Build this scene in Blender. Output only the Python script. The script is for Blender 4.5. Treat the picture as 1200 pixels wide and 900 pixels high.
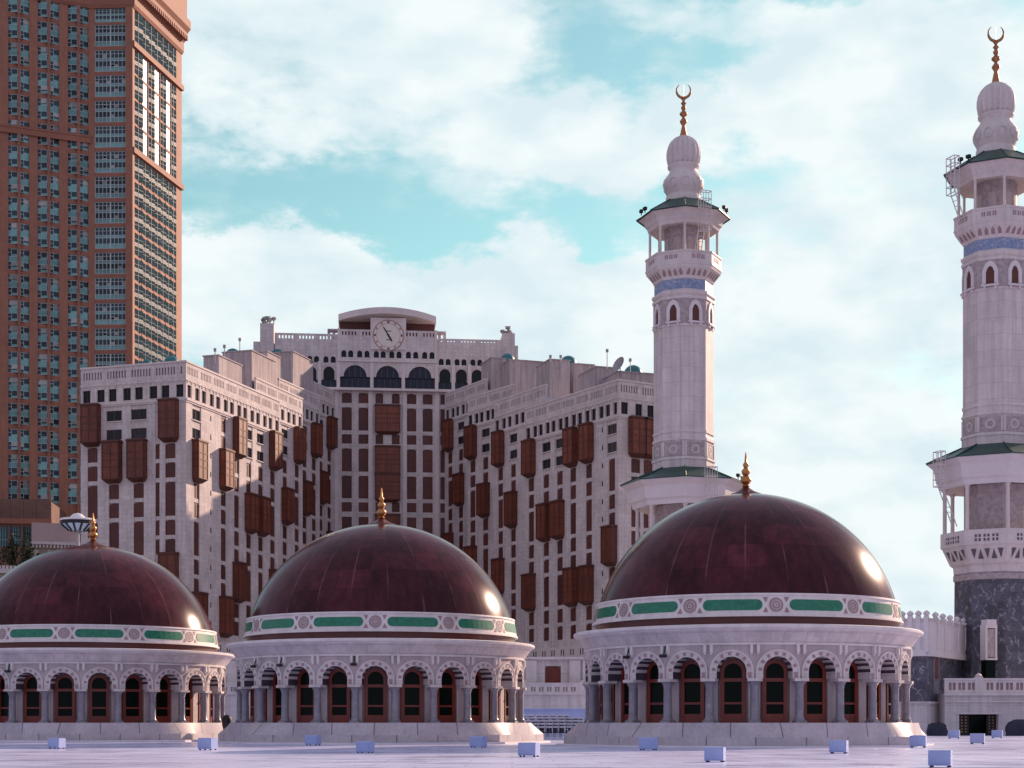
import bpy, bmesh, math, random
from mathutils import Vector, Matrix

R = math.radians
random.seed(7)
for o in list(bpy.data.objects):
    bpy.data.objects.remove(o)
scene = bpy.context.scene
COL = scene.collection

# ------------------------------------------------------------------ camera, sky, sun, exposure
F, CX, HY = 1900.0, 600.0, 847.0          # focal length in photo pixels, principal column, horizon row
cam_d = bpy.data.cameras.new('camera')
cam = bpy.data.objects.new('camera', cam_d)
COL.objects.link(cam)
cam.rotation_euler = (R(90), 0, 0)
cam_d.sensor_width = 36.0
cam_d.lens = 36.0 * F / 1200.0
cam_d.shift_y = (HY - 450.0) / 1200.0
cam_d.clip_start, cam_d.clip_end = 0.5, 9000
scene.camera = cam

SUN_EL, SUN_AZ = 22.5, 44.0               # azimuth measured from +Y towards +X
sv = Vector((math.sin(R(SUN_AZ)) * math.cos(R(SUN_EL)), math.cos(R(SUN_AZ)) * math.cos(R(SUN_EL)), math.sin(R(SUN_EL))))
sun_d = bpy.data.lights.new('sun', 'SUN')
sun_d.energy = 5.0
sun_d.angle = R(0.6)
sun_d.color = (1.0, 0.70, 0.52)
sun = bpy.data.objects.new('sun', sun_d)
COL.objects.link(sun)
sun.rotation_euler = sv.to_track_quat('Z', 'Y').to_euler()

world = bpy.data.worlds.new('World')
scene.world = world
world.use_nodes = True
SKY_STRENGTH = 0.10


def build_world():
    nt = world.node_tree
    nt.nodes.clear()
    N = nt.nodes.new
    L = nt.links.new
    out = N('ShaderNodeOutputWorld')
    bg = N('ShaderNodeBackground')
    bg.inputs['Strength'].default_value = SKY_STRENGTH
    sky = N('ShaderNodeTexSky')
    sky.sky_type = 'NISHITA'
    sky.sun_disc = False
    sky.sun_elevation = R(SUN_EL)
    sky.sun_rotation = R(SUN_AZ)
    sky.air_density, sky.dust_density, sky.ozone_density = 1.0, 0.4, 2.0
    tc = N('ShaderNodeTexCoord')

    def math_(op, a, b=None, clamp=False):
        n = N('ShaderNodeMath')
        n.operation = op
        n.use_clamp = clamp
        for i, v in enumerate((a, b)):
            if v is None:
                continue
            if isinstance(v, (int, float)):
                n.inputs[i].default_value = v
            else:
                L(v, n.inputs[i])
        return n.outputs[0]

    # warped direction
    sc = N('ShaderNodeVectorMath'); sc.operation = 'MULTIPLY'
    sc.inputs[1].default_value = (1.0, 1.0, 2.0)
    L(tc.outputs['Generated'], sc.inputs[0])
    wn = N('ShaderNodeTexNoise')
    wn.inputs['Scale'].default_value = 14.0
    wn.inputs['Detail'].default_value = 7.0
    wn.inputs['Roughness'].default_value = 0.62
    L(sc.outputs[0], wn.inputs['Vector'])
    wsub = N('ShaderNodeVectorMath'); wsub.operation = 'SUBTRACT'
    L(wn.outputs['Color'], wsub.inputs[0]); wsub.inputs[1].default_value = (0.5, 0.5, 0.5)
    wsc = N('ShaderNodeVectorMath'); wsc.operation = 'SCALE'
    L(wsub.outputs[0], wsc.inputs[0]); wsc.inputs['Scale'].default_value = 0.085
    wd = N('ShaderNodeVectorMath'); wd.operation = 'ADD'
    L(tc.outputs['Generated'], wd.inputs[0]); L(wsc.outputs[0], wd.inputs[1])

    total = None
    # cloud banks: direction (as tangent offsets), half sizes, weight
    for (x, y, rx, ry, wt) in CLOUDS:
        dv = Vector(((x - CX) / F, 1.0, (HY - y) / F)).normalized()
        s = N('ShaderNodeVectorMath'); s.operation = 'SUBTRACT'
        L(wd.outputs[0], s.inputs[0]); s.inputs[1].default_value = dv
        m = N('ShaderNodeVectorMath'); m.operation = 'MULTIPLY'
        L(s.outputs[0], m.inputs[0]); m.inputs[1].default_value = (F / rx, F / max(rx, 300), F / ry)
        ln = N('ShaderNodeVectorMath'); ln.operation = 'LENGTH'
        L(m.outputs[0], ln.inputs[0])
        mr = N('ShaderNodeMapRange')
        mr.interpolation_type = 'SMOOTHERSTEP'
        L(ln.outputs['Value'], mr.inputs['Value'])
        mr.inputs['From Min'].default_value = 0.25
        mr.inputs['From Max'].default_value = 1.25
        mr.inputs['To Min'].default_value = wt
        mr.inputs['To Max'].default_value = 0.0
        total = mr.outputs[0] if total is None else math_('ADD', total, mr.outputs[0])
    # general scattered cloud over the whole sky
    n2 = N('ShaderNodeTexNoise')
    n2.inputs['Scale'].default_value = 9.0
    n2.inputs['Detail'].default_value = 8.0
    n2.inputs['Roughness'].default_value = 0.6
    L(sc.outputs[0], n2.inputs['Vector'])
    nz = math_('MULTIPLY', math_('SUBTRACT', n2.outputs['Fac'], 0.47), 1.5)
    n3 = N('ShaderNodeTexNoise')
    n3.inputs['Scale'].default_value = 32.0
    n3.inputs['Detail'].default_value = 6.0
    L(sc.outputs[0], n3.inputs['Vector'])
    nz3 = math_('MULTIPLY', math_('SUBTRACT', n3.outputs['Fac'], 0.5), 0.8)
    # the sky in front of the camera is clear teal with white cloud, behind and overhead unseen lavender overcast is added for mauve fill light
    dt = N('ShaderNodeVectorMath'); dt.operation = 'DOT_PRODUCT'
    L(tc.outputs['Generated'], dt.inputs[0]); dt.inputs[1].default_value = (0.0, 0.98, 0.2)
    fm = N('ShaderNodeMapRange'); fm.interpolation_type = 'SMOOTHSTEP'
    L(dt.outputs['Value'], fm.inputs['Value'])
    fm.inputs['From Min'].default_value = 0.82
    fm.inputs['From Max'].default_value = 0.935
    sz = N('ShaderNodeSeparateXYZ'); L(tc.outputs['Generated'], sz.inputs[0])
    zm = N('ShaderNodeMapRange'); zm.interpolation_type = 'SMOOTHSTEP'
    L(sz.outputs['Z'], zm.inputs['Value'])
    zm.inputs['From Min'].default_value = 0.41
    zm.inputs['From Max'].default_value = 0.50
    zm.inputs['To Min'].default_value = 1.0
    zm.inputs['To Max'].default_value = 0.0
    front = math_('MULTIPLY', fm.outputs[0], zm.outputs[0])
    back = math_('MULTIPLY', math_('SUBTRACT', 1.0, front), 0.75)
    cov = math_('ADD', math_('ADD', math_('ADD', total, nz), nz3), back)
    mk = N('ShaderNodeMapRange'); mk.interpolation_type = 'SMOOTHSTEP'
    L(cov, mk.inputs['Value'])
    mk.inputs['From Min'].default_value = 0.02
    mk.inputs['From Max'].default_value = 0.80
    mask = mk.outputs[0]

    def mixcol(fac, a, b, blend='MIX'):
        n = N('ShaderNodeMix'); n.data_type = 'RGBA'; n.blend_type = blend
        for i, v in ((0, fac), (6, a), (7, b)):
            if isinstance(v, (tuple, float)):
                n.inputs[i].default_value = v
            else:
                L(v, n.inputs[i])
        return n.outputs[2]
    tinted = mixcol(1.0, sky.outputs[0], mixcol(front, FILL_SKY_TINT, SKY_TINT), 'MULTIPLY')
    # thicker parts of the cloud are greyer
    shade = N('ShaderNodeMapRange')
    n4 = N('ShaderNodeTexNoise')
    n4.inputs['Scale'].default_value = 17.0
    n4.inputs['Detail'].default_value = 6.0
    of = N('ShaderNodeVectorMath'); of.operation = 'ADD'
    L(sc.outputs[0], of.inputs[0]); of.inputs[1].default_value = (3.1, 1.7, 0.015)
    L(of.outputs[0], n4.inputs['Vector'])
    L(n4.outputs['Fac'], shade.inputs['Value'])
    shade.inputs['From Min'].default_value = 0.38
    shade.inputs['From Max'].default_value = 0.62
    ccol = mixcol(shade.outputs[0], CLOUD_DARK, CLOUD_COL)
    col = mixcol(mask, tinted, mixcol(front, FILL_CLOUD, ccol))
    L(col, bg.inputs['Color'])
    L(bg.outputs[0], out.inputs[0])


CLOUDS = [(300, 60, 260, 105, 0.75), (520, 40, 140, 75, 0.80), (430, 140, 230, 40, 0.25), (420, 355, 480, 75, 1.55), (680, 390, 260, 80, 0.75),
          (690, 160, 170, 60, 0.72), (600, 200, 150, 60, 0.35), (1060, 90, 210, 105, 1.05), (880, 150, 120, 55, 0.6), (930, 260, 190, 70, 0.35),
          (960, 490, 95, 36, 0.65), (1000, 660, 520, 200, 0.75), (1080, 340, 220, 60, 0.4), (880, 15, 200, 25, 0.3), (960, 400, 200, 70, 0.3), (1080, 520, 420, 300, 0.55), (1150, 250, 200, 150, 0.35)]
SKY_TINT = (1.42, 1.70, 1.22, 1)
FILL_SKY_TINT = (1.6, 1.2, 1.5, 1)
CLOUD_COL = (7.9, 8.5, 8.6, 1)
CLOUD_DARK = (6.3, 7.5, 7.9, 1)
FILL_CLOUD = (3.95, 3.85, 5.0, 1)  # unseen overcast, added as lavender fill light
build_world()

vs = scene.view_settings
vs.view_transform = 'Standard'
vs.look = 'None'
vs.gamma = 1.0
vs.exposure = 0.2
vs.use_curve_mapping = False


def PT(x, y, D):
    return Vector(((x - CX) / F * D, D, (HY - y) / F * D))


# ------------------------------------------------------------------ materials
MATS = {}


def mat(name, col, rough=0.6, metal=0.0, var=0.12, vscale=0.6, bump=0.0, brick=None, spec=0.5, coat=0.0, streak=0.0,
        spots=None, emis=None, rvar=0.0, objvar=0.0):
    """procedural material; brick=(width, height, mortar, darkness, offset, jitter) laid out on UVs in metres"""
    m = bpy.data.materials.new(name)
    m.use_nodes = True
    nt = m.node_tree
    N = nt.nodes.new
    L = nt.links.new
    b = nt.nodes['Principled BSDF']
    b.inputs['Roughness'].default_value = rough
    b.inputs['Metallic'].default_value = metal
    b.inputs['Specular IOR Level'].default_value = spec
    b.inputs['Coat Weight'].default_value = coat
    b.inputs['Coat Roughness'].default_value = 0.09
    geo = N('ShaderNodeNewGeometry')
    uv = N('ShaderNodeUVMap')
    cur = None
    base = N('ShaderNodeRGB')
    base.outputs[0].default_value = (*col, 1)
    cur = base.outputs[0]

    def mulmix(fac_out, dark, light=1.0, lo=0.3, hi=0.7):
        nonlocal cur
        mr = N('ShaderNodeMapRange')
        L(fac_out, mr.inputs['Value'])
        mr.inputs['From Min'].default_value = lo
        mr.inputs['From Max'].default_value = hi
        mr.inputs['To Min'].default_value = dark
        mr.inputs['To Max'].default_value = light
        mx = N('ShaderNodeVectorMath'); mx.operation = 'SCALE'
        L(cur, mx.inputs[0]); L(mr.outputs[0], mx.inputs['Scale'])
        cur = mx.outputs[0]

    hgt = None
    if var:
        n = N('ShaderNodeTexNoise')
        n.inputs['Scale'].default_value = vscale
        n.inputs['Detail'].default_value = 6
        n.inputs['Roughness'].default_value = 0.65
        L(geo.outputs['Position'], n.inputs['Vector'])
        mulmix(n.outputs['Fac'], 1 - var, 1 + var)
        n2 = N('ShaderNodeTexNoise')
        n2.inputs['Scale'].default_value = vscale * 9
        n2.inputs['Detail'].default_value = 4
        L(geo.outputs['Position'], n2.inputs['Vector'])
        mulmix(n2.outputs['Fac'], 1 - var * 0.5, 1 + var * 0.5)
        hgt = n2.outputs['Fac']
    if streak:
        mp = N('ShaderNodeVectorMath'); mp.operation = 'MULTIPLY'
        L(geo.outputs['Position'], mp.inputs[0]); mp.inputs[1].default_value = (2.2, 2.2, 0.12)
        n = N('ShaderNodeTexNoise')
        n.inputs['Scale'].default_value = 1.0
        n.inputs['Detail'].default_value = 5
        L(mp.outputs[0], n.inputs['Vector'])
        mulmix(n.outputs['Fac'], 1 - streak, 1 + streak * 0.3, 0.35, 0.6)
    if brick:
        w, h, mo, dk, off, jit = brick
        bt = N('ShaderNodeTexBrick')
        bt.offset = off
        bt.inputs['Scale'].default_value = 1.0
        bt.inputs['Brick Width'].default_value = w
        bt.inputs['Row Height'].default_value = h
        bt.inputs['Mortar Size'].default_value = mo
        bt.inputs['Mortar Smooth'].default_value = 0.2
        bt.inputs['Color1'].default_value = (1 - jit,) * 3 + (1,)
        bt.inputs['Color2'].default_value = (1 + jit,) * 3 + (1,)
        bt.inputs['Mortar'].default_value = (dk,) * 3 + (1,)
        L(uv.outputs[0], bt.inputs['Vector'])
        mx = N('ShaderNodeVectorMath'); mx.operation = 'MULTIPLY'
        L(cur, mx.inputs[0]); L(bt.outputs['Color'], mx.inputs[1])
        cur = mx.outputs[0]
    if spots:
        sc_, lo, hi, scol = spots
        n = N('ShaderNodeTexNoise')
        n.inputs['Scale'].default_value = sc_
        n.inputs['Detail'].default_value = 9
        n.inputs['Roughness'].default_value = 0.75
        L(geo.outputs['Position'], n.inputs['Vector'])
        mr = N('ShaderNodeMapRange')
        L(n.outputs['Fac'], mr.inputs['Value'])
        mr.inputs['From Min'].default_value = lo
        mr.inputs['From Max'].default_value = hi
        mx = N('ShaderNodeMix'); mx.data_type = 'RGBA'
        L(mr.outputs[0], mx.inputs[0]); L(cur, mx.inputs[6]); mx.inputs[7].default_value = (*scol, 1)
        cur = mx.outputs[2]
    if objvar:
        oi = N('ShaderNodeObjectInfo')
        mulmix(oi.outputs['Random'], 1 - objvar, 1 + objvar, 0.0, 1.0)
    L(cur, b.inputs['Base Color'])
    if rvar and hgt is not None:
        rr = N('ShaderNodeTexNoise')
        rr.inputs['Scale'].default_value = 0.45
        rr.inputs['Detail'].default_value = 7
        L(geo.outputs['Position'], rr.inputs['Vector'])
        rm = N('ShaderNodeMapRange')
        L(rr.outputs['Fac'], rm.inputs['Value'])
        rm.inputs['From Min'].default_value = 0.3
        rm.inputs['From Max'].default_value = 0.7
        rm.inputs['To Min'].default_value = rough - rvar
        rm.inputs['To Max'].default_value = rough + rvar
        L(rm.outputs[0], b.inputs['Roughness'])
    if bump and hgt is not None:
        bp = N('ShaderNodeBump')
        bp.inputs['Strength'].default_value = bump
        bp.inputs['Distance'].default_value = 0.05
        L(hgt, bp.inputs['Height'])
        L(bp.outputs[0], b.inputs['Normal'])
    if emis:
        b.inputs['Emission Color'].default_value = (*emis[0], 1)
        b.inputs['Emission Strength'].default_value = emis[1]
    MATS[name] = m
    return m


mat('hotel_stone', (0.66, 0.595, 0.59), 0.8, var=0.14, vscale=0.25, brick=(1.6, 0.8, 0.03, 0.80, 0.5, 0.06), streak=0.12)
mat('hotel_trim', (0.72, 0.65, 0.64), 0.8, var=0.1, vscale=0.3)
mat('roof_render', (0.47, 0.41, 0.42), 0.85, var=0.15, vscale=0.2, streak=0.25)
mat('shutter_wood', (0.12, 0.034, 0.028), 0.55, var=0.2, vscale=0.4, brick=(0.32, 5.0, 0.03, 0.55, 0.0, 0.1), objvar=0.28)
mat('bay_wood', (0.19, 0.047, 0.021), 0.5, var=0.25, vscale=0.5, brick=(0.36, 2.1, 0.035, 0.72, 0.0, 0.10), streak=0.2, objvar=0.22)
mat('bay_trim', (0.11, 0.032, 0.022), 0.55, var=0.15)
mat('dark_glass', (0.010, 0.011, 0.016), 0.15, var=0.0, spec=0.25)
mat('blue_glass', (0.010, 0.016, 0.036), 0.15, var=0.0, spec=0.35)
mat('room_glass', (0.022, 0.022, 0.028), 0.15, var=0.5, vscale=0.25, spec=0.3, objvar=0.8)
mat('blind', (0.34, 0.35, 0.34), 0.7, var=0.1, objvar=0.4)
mat('dark_grey', (0.13, 0.11, 0.12), 0.8, var=0.1)
mat('teal_dome', (0.02, 0.17, 0.19), 0.4, var=0.2, vscale=0.5)
mat('tower_red', (0.34, 0.15, 0.098), 0.7, var=0.1, vscale=0.15, brick=(1.5, 1.05, 0.03, 0.85, 0.5, 0.05), streak=0.1)
mat('tower_trim', (0.30, 0.125, 0.082), 0.7, var=0.12, vscale=0.2)
mat('tower_glass', (0.018, 0.045, 0.055), 0.15, var=0.0, spec=0.35, objvar=0.6)
mat('side_glass', (0.03, 0.075, 0.09), 0.12, var=0.35, vscale=0.2, spec=0.2)
mat('shaded_side_mullion', (0.12, 0.16, 0.17), 0.5, var=0.1)  # darker copy of the front mullions, painting the side face as unlit
mat('tower_spandrel', (0.15, 0.35, 0.35), 0.35, var=0.25, vscale=0.12, objvar=0.25)
mat('tower_mullion', (0.46, 0.54, 0.55), 0.5, var=0.1)
mat('painted_glare_glass', (0.60, 0.64, 0.66), 0.3, var=0.12, vscale=0.25, spec=0.3)  # pale base colour paints sun glare on the glass
mat('marble_white', (0.65, 0.59, 0.575), 0.6, var=0.1, vscale=0.4, brick=(1.05, 1.5, 0.022, 0.72, 0.0, 0.05), streak=0.14)
mat('marble_trim', (0.68, 0.62, 0.605), 0.55, var=0.1, vscale=0.5, streak=0.08)
mat('marble_bright', (0.72, 0.67, 0.68), 0.5, var=0.07, vscale=0.5)
mat('marble_relief', (0.42, 0.36, 0.365), 0.7, var=0.3, vscale=2.5, bump=0.5)
mat('pav_stone', (0.65, 0.585, 0.575), 0.6, var=0.12, vscale=0.8, brick=(1.1, 0.55, 0.012, 0.7, 0.5, 0.05), streak=0.15)
mat('pav_pink', (0.50, 0.425, 0.425), 0.65, var=0.14, vscale=1.0, streak=0.12)
mat('pav_white', (0.75, 0.70, 0.69), 0.55, var=0.08, vscale=1.0, streak=0.1)
mat('plinth_stone', (0.52, 0.475, 0.51), 0.5, var=0.16, vscale=0.7, brick=(1.0, 10.0, 0.014, 0.35, 0.0, 0.05),
    spots=(2.5, 0.56, 0.75, (0.38, 0.32, 0.32)))
mat('stripe_dark', (0.07, 0.055, 0.075), 0.4, var=0.2, vscale=3)
mat('column_marble', (0.25, 0.235, 0.275), 0.28, var=0.22, vscale=2.5, spots=(4, 0.55, 0.75, (0.48, 0.43, 0.44)))
mat('door_wood', (0.17, 0.022, 0.011), 0.4, var=0.2, vscale=2.0)
mat('door_glass', (0.005, 0.010, 0.007), 0.15, var=0.0, spec=0.07)
mat('drum_red', (0.10, 0.022, 0.018), 0.4, var=0.25, vscale=1.0)
mat('green_tile', (0.014, 0.19, 0.105), 0.35, var=0.35, vscale=5.0, spots=(7.0, 0.55, 0.7, (0.05, 0.26, 0.17)))
mat('rosette_stone', (0.36, 0.24, 0.25), 0.6, var=0.15, vscale=4)
mat('gold', (0.52, 0.25, 0.09), 0.38, metal=0.9, var=0.12, vscale=3)
mat('copper_gold', (0.42, 0.20, 0.10), 0.4, metal=0.9, var=0.15, vscale=3)
mat('roof_green', (0.010, 0.075, 0.055), 0.45, var=0.25, vscale=0.8, brick=(0.32, 30.0, 0.06, 0.5, 0.0, 0.1))
mat('blue_tile', (0.20, 0.28, 0.46), 0.4, var=0.3, vscale=4.0, spots=(3.5, 0.5, 0.62, (0.45, 0.48, 0.55)))
mat('floor_marble', (0.57, 0.60, 0.84), 0.32, var=0.10, vscale=0.3, brick=(2.4, 2.4, 0.03, 0.75, 0.5, 0.06), spec=0.45, rvar=0.16,
    spots=(0.22, 0.50, 0.75, (0.50, 0.49, 0.68)))
mat('kerb_white', (0.74, 0.71, 0.75), 0.45, var=0.1, vscale=0.8)
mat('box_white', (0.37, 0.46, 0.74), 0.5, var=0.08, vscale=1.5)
mat('plastic_white', (0.62, 0.65, 0.74), 0.4, var=0.05)
mat('black_stuff', (0.012, 0.012, 0.016), 0.6, var=0.2)
mat('navy_cloth_gap_shade', (0.02, 0.024, 0.05), 0.7, var=0.35, vscale=1.5, bump=0.4)
mat('steel_grey', (0.35, 0.35, 0.36), 0.45, metal=0.6, var=0.1)
mat('white_steel', (0.62, 0.58, 0.58), 0.5, var=0.08)
mat('beige_stone', (0.42, 0.34, 0.25), 0.8, var=0.15, vscale=0.2, brick=(2.0, 1.0, 0.05, 0.75, 0.5, 0.06))
mat('pink_panel', (0.50, 0.38, 0.37), 0.8, var=0.06, vscale=0.2)
mat('leaf_dark', (0.035, 0.055, 0.02), 0.8, var=0.4, vscale=1.0)
mat('bark', (0.10, 0.07, 0.05), 0.9, var=0.3, vscale=1)
mat('ground_grey', (0.20, 0.18, 0.17), 0.9, var=0.2, vscale=0.02)
mat('podium_brown', (0.17, 0.095, 0.075), 0.75, var=0.2, vscale=0.3, brick=(1.5, 1.05, 0.03, 0.85, 0.5, 0.05))
mat('clock_white', (0.78, 0.71, 0.66), 0.5, var=0.04)
mat('lamp_white', (0.80, 0.80, 0.80), 0.4, var=0.04)
mat('lamp_blue', (0.42, 0.58, 0.70), 0.15, var=0.1, spec=0.7)


def mat_clad():
    """dark veined marble slabs of the minaret foot"""
    m = mat('clad_marble', (0.085, 0.085, 0.115), 0.4, var=0.35, vscale=0.9, brick=(1.3, 0.9, 0.02, 0.6, 0.5, 0.25))
    nt = m.node_tree
    N, L = nt.nodes.new, nt.links.new
    b = nt.nodes['Principled BSDF']
    src = b.inputs['Base Color'].links[0].from_socket
    uv = N('ShaderNodeUVMap')
    no = N('ShaderNodeTexNoise'); no.inputs['Scale'].default_value = 0.7; no.inputs['Detail'].default_value = 4
    L(uv.outputs[0], no.inputs['Vector'])
    ad = N('ShaderNodeVectorMath'); ad.operation = 'MULTIPLY_ADD'
    L(no.outputs['Color'], ad.inputs[0]); ad.inputs[1].default_value = (2.5, 2.5, 2.5); L(uv.outputs[0], ad.inputs[2])
    vo = N('ShaderNodeTexVoronoi'); vo.feature = 'DISTANCE_TO_EDGE'; vo.inputs['Scale'].default_value = 0.9
    L(ad.outputs[0], vo.inputs['Vector'])
    no2 = N('ShaderNodeTexNoise'); no2.inputs['Scale'].default_value = 1.6; no2.inputs['Detail'].default_value = 5
    L(uv.outputs[0], no2.inputs['Vector'])
    mr = N('ShaderNodeMapRange'); L(vo.outputs['Distance'], mr.inputs['Value'])
    mr.inputs['From Min'].default_value = 0.0; mr.inputs['From Max'].default_value = 0.07
    mr.inputs['To Min'].default_value = 1.0; mr.inputs['To Max'].default_value = 0.0
    mu = N('ShaderNodeMath'); mu.operation = 'MULTIPLY'; mu.use_clamp = True
    L(mr.outputs[0], mu.inputs[0])
    mr2 = N('ShaderNodeMapRange'); L(no2.outputs['Fac'], mr2.inputs['Value'])
    mr2.inputs['From Min'].default_value = 0.45; mr2.inputs['From Max'].default_value = 0.6
    L(mr2.outputs[0], mu.inputs[1])
    mx = N('ShaderNodeMix'); mx.data_type = 'RGBA'
    L(mu.outputs[0], mx.inputs[0]); L(src, mx.inputs[6]); mx.inputs[7].default_value = (0.38, 0.36, 0.42, 1)
    L(mx.outputs[2], b.inputs['Base Color'])


mat_clad()


def mat_dome():
    """dark red brown tiles with meridian seams, lime streaks and replaced darker or redder tiles"""
    m = mat('dome_copper', (0.074, 0.016, 0.024), 0.19, var=0.26, vscale=0.5, coat=0.0, spec=0.15, streak=0.3,
            brick=(1.885, 1.30, 0.02, 0.75, 0.5, 0.34), spots=(1.3, 0.58, 0.85, (0.12, 0.05, 0.055)))
    nt = m.node_tree
    N, L = nt.nodes.new, nt.links.new
    b = nt.nodes['Principled BSDF']
    b.inputs['Coat Roughness'].default_value = 0.10
    src = b.inputs['Base Color'].links[0].from_socket
    uv = N('ShaderNodeUVMap')
    sp = N('ShaderNodeSeparateXYZ'); L(uv.outputs[0], sp.inputs[0])

    def m_(op, a, b_=None, clamp=False):
        n = N('ShaderNodeMath'); n.operation = op; n.use_clamp = clamp
        for i, v in enumerate((a, b_)):
            if v is None:
                continue
            if isinstance(v, (int, float)):
                n.inputs[i].default_value = v
            else:
                L(v, n.inputs[i])
        return n.outputs[0]
    # seam lines, broken up by noise along their length
    fr = m_('FRACT', m_('DIVIDE', sp.outputs[0], 1.885))
    dist = m_('ABSOLUTE', m_('SUBTRACT', fr, 0.5))
    nz = N('ShaderNodeTexNoise'); nz.inputs['Scale'].default_value = 0.55; nz.inputs['Detail'].default_value = 6
    L(uv.outputs[0], nz.inputs['Vector'])
    lim = m_('MULTIPLY', m_('SUBTRACT', nz.outputs['Fac'], 0.44), 0.16)
    seam = m_('LESS_THAN', dist, lim)
    seam = m_('MULTIPLY', seam, 0.32)
    # short lime scratches running down the tiles
    ms = N('ShaderNodeVectorMath'); ms.operation = 'MULTIPLY'; ms.inputs[1].default_value = (3.6, 0.75, 1)
    L(uv.outputs[0], ms.inputs[0])
    n2 = N('ShaderNodeTexNoise'); n2.inputs['Scale'].default_value = 1.0; n2.inputs['Detail'].default_value = 5; n2.inputs['Roughness'].default_value = 0.7
    L(ms.outputs[0], n2.inputs['Vector'])
    mr = N('ShaderNodeMapRange'); L(n2.outputs['Fac'], mr.inputs['Value'])
    mr.inputs['From Min'].default_value = 0.66; mr.inputs['From Max'].default_value = 0.80
    tot = m_('MAXIMUM', seam, m_('MULTIPLY', mr.outputs[0], 0.6))
    mx = N('ShaderNodeMix'); mx.data_type = 'RGBA'
    L(tot, mx.inputs[0]); L(src, mx.inputs[6]); mx.inputs[7].default_value = (0.26, 0.15, 0.17, 1)
    L(mx.outputs[2], b.inputs['Base Color'])


mat_dome()


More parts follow.
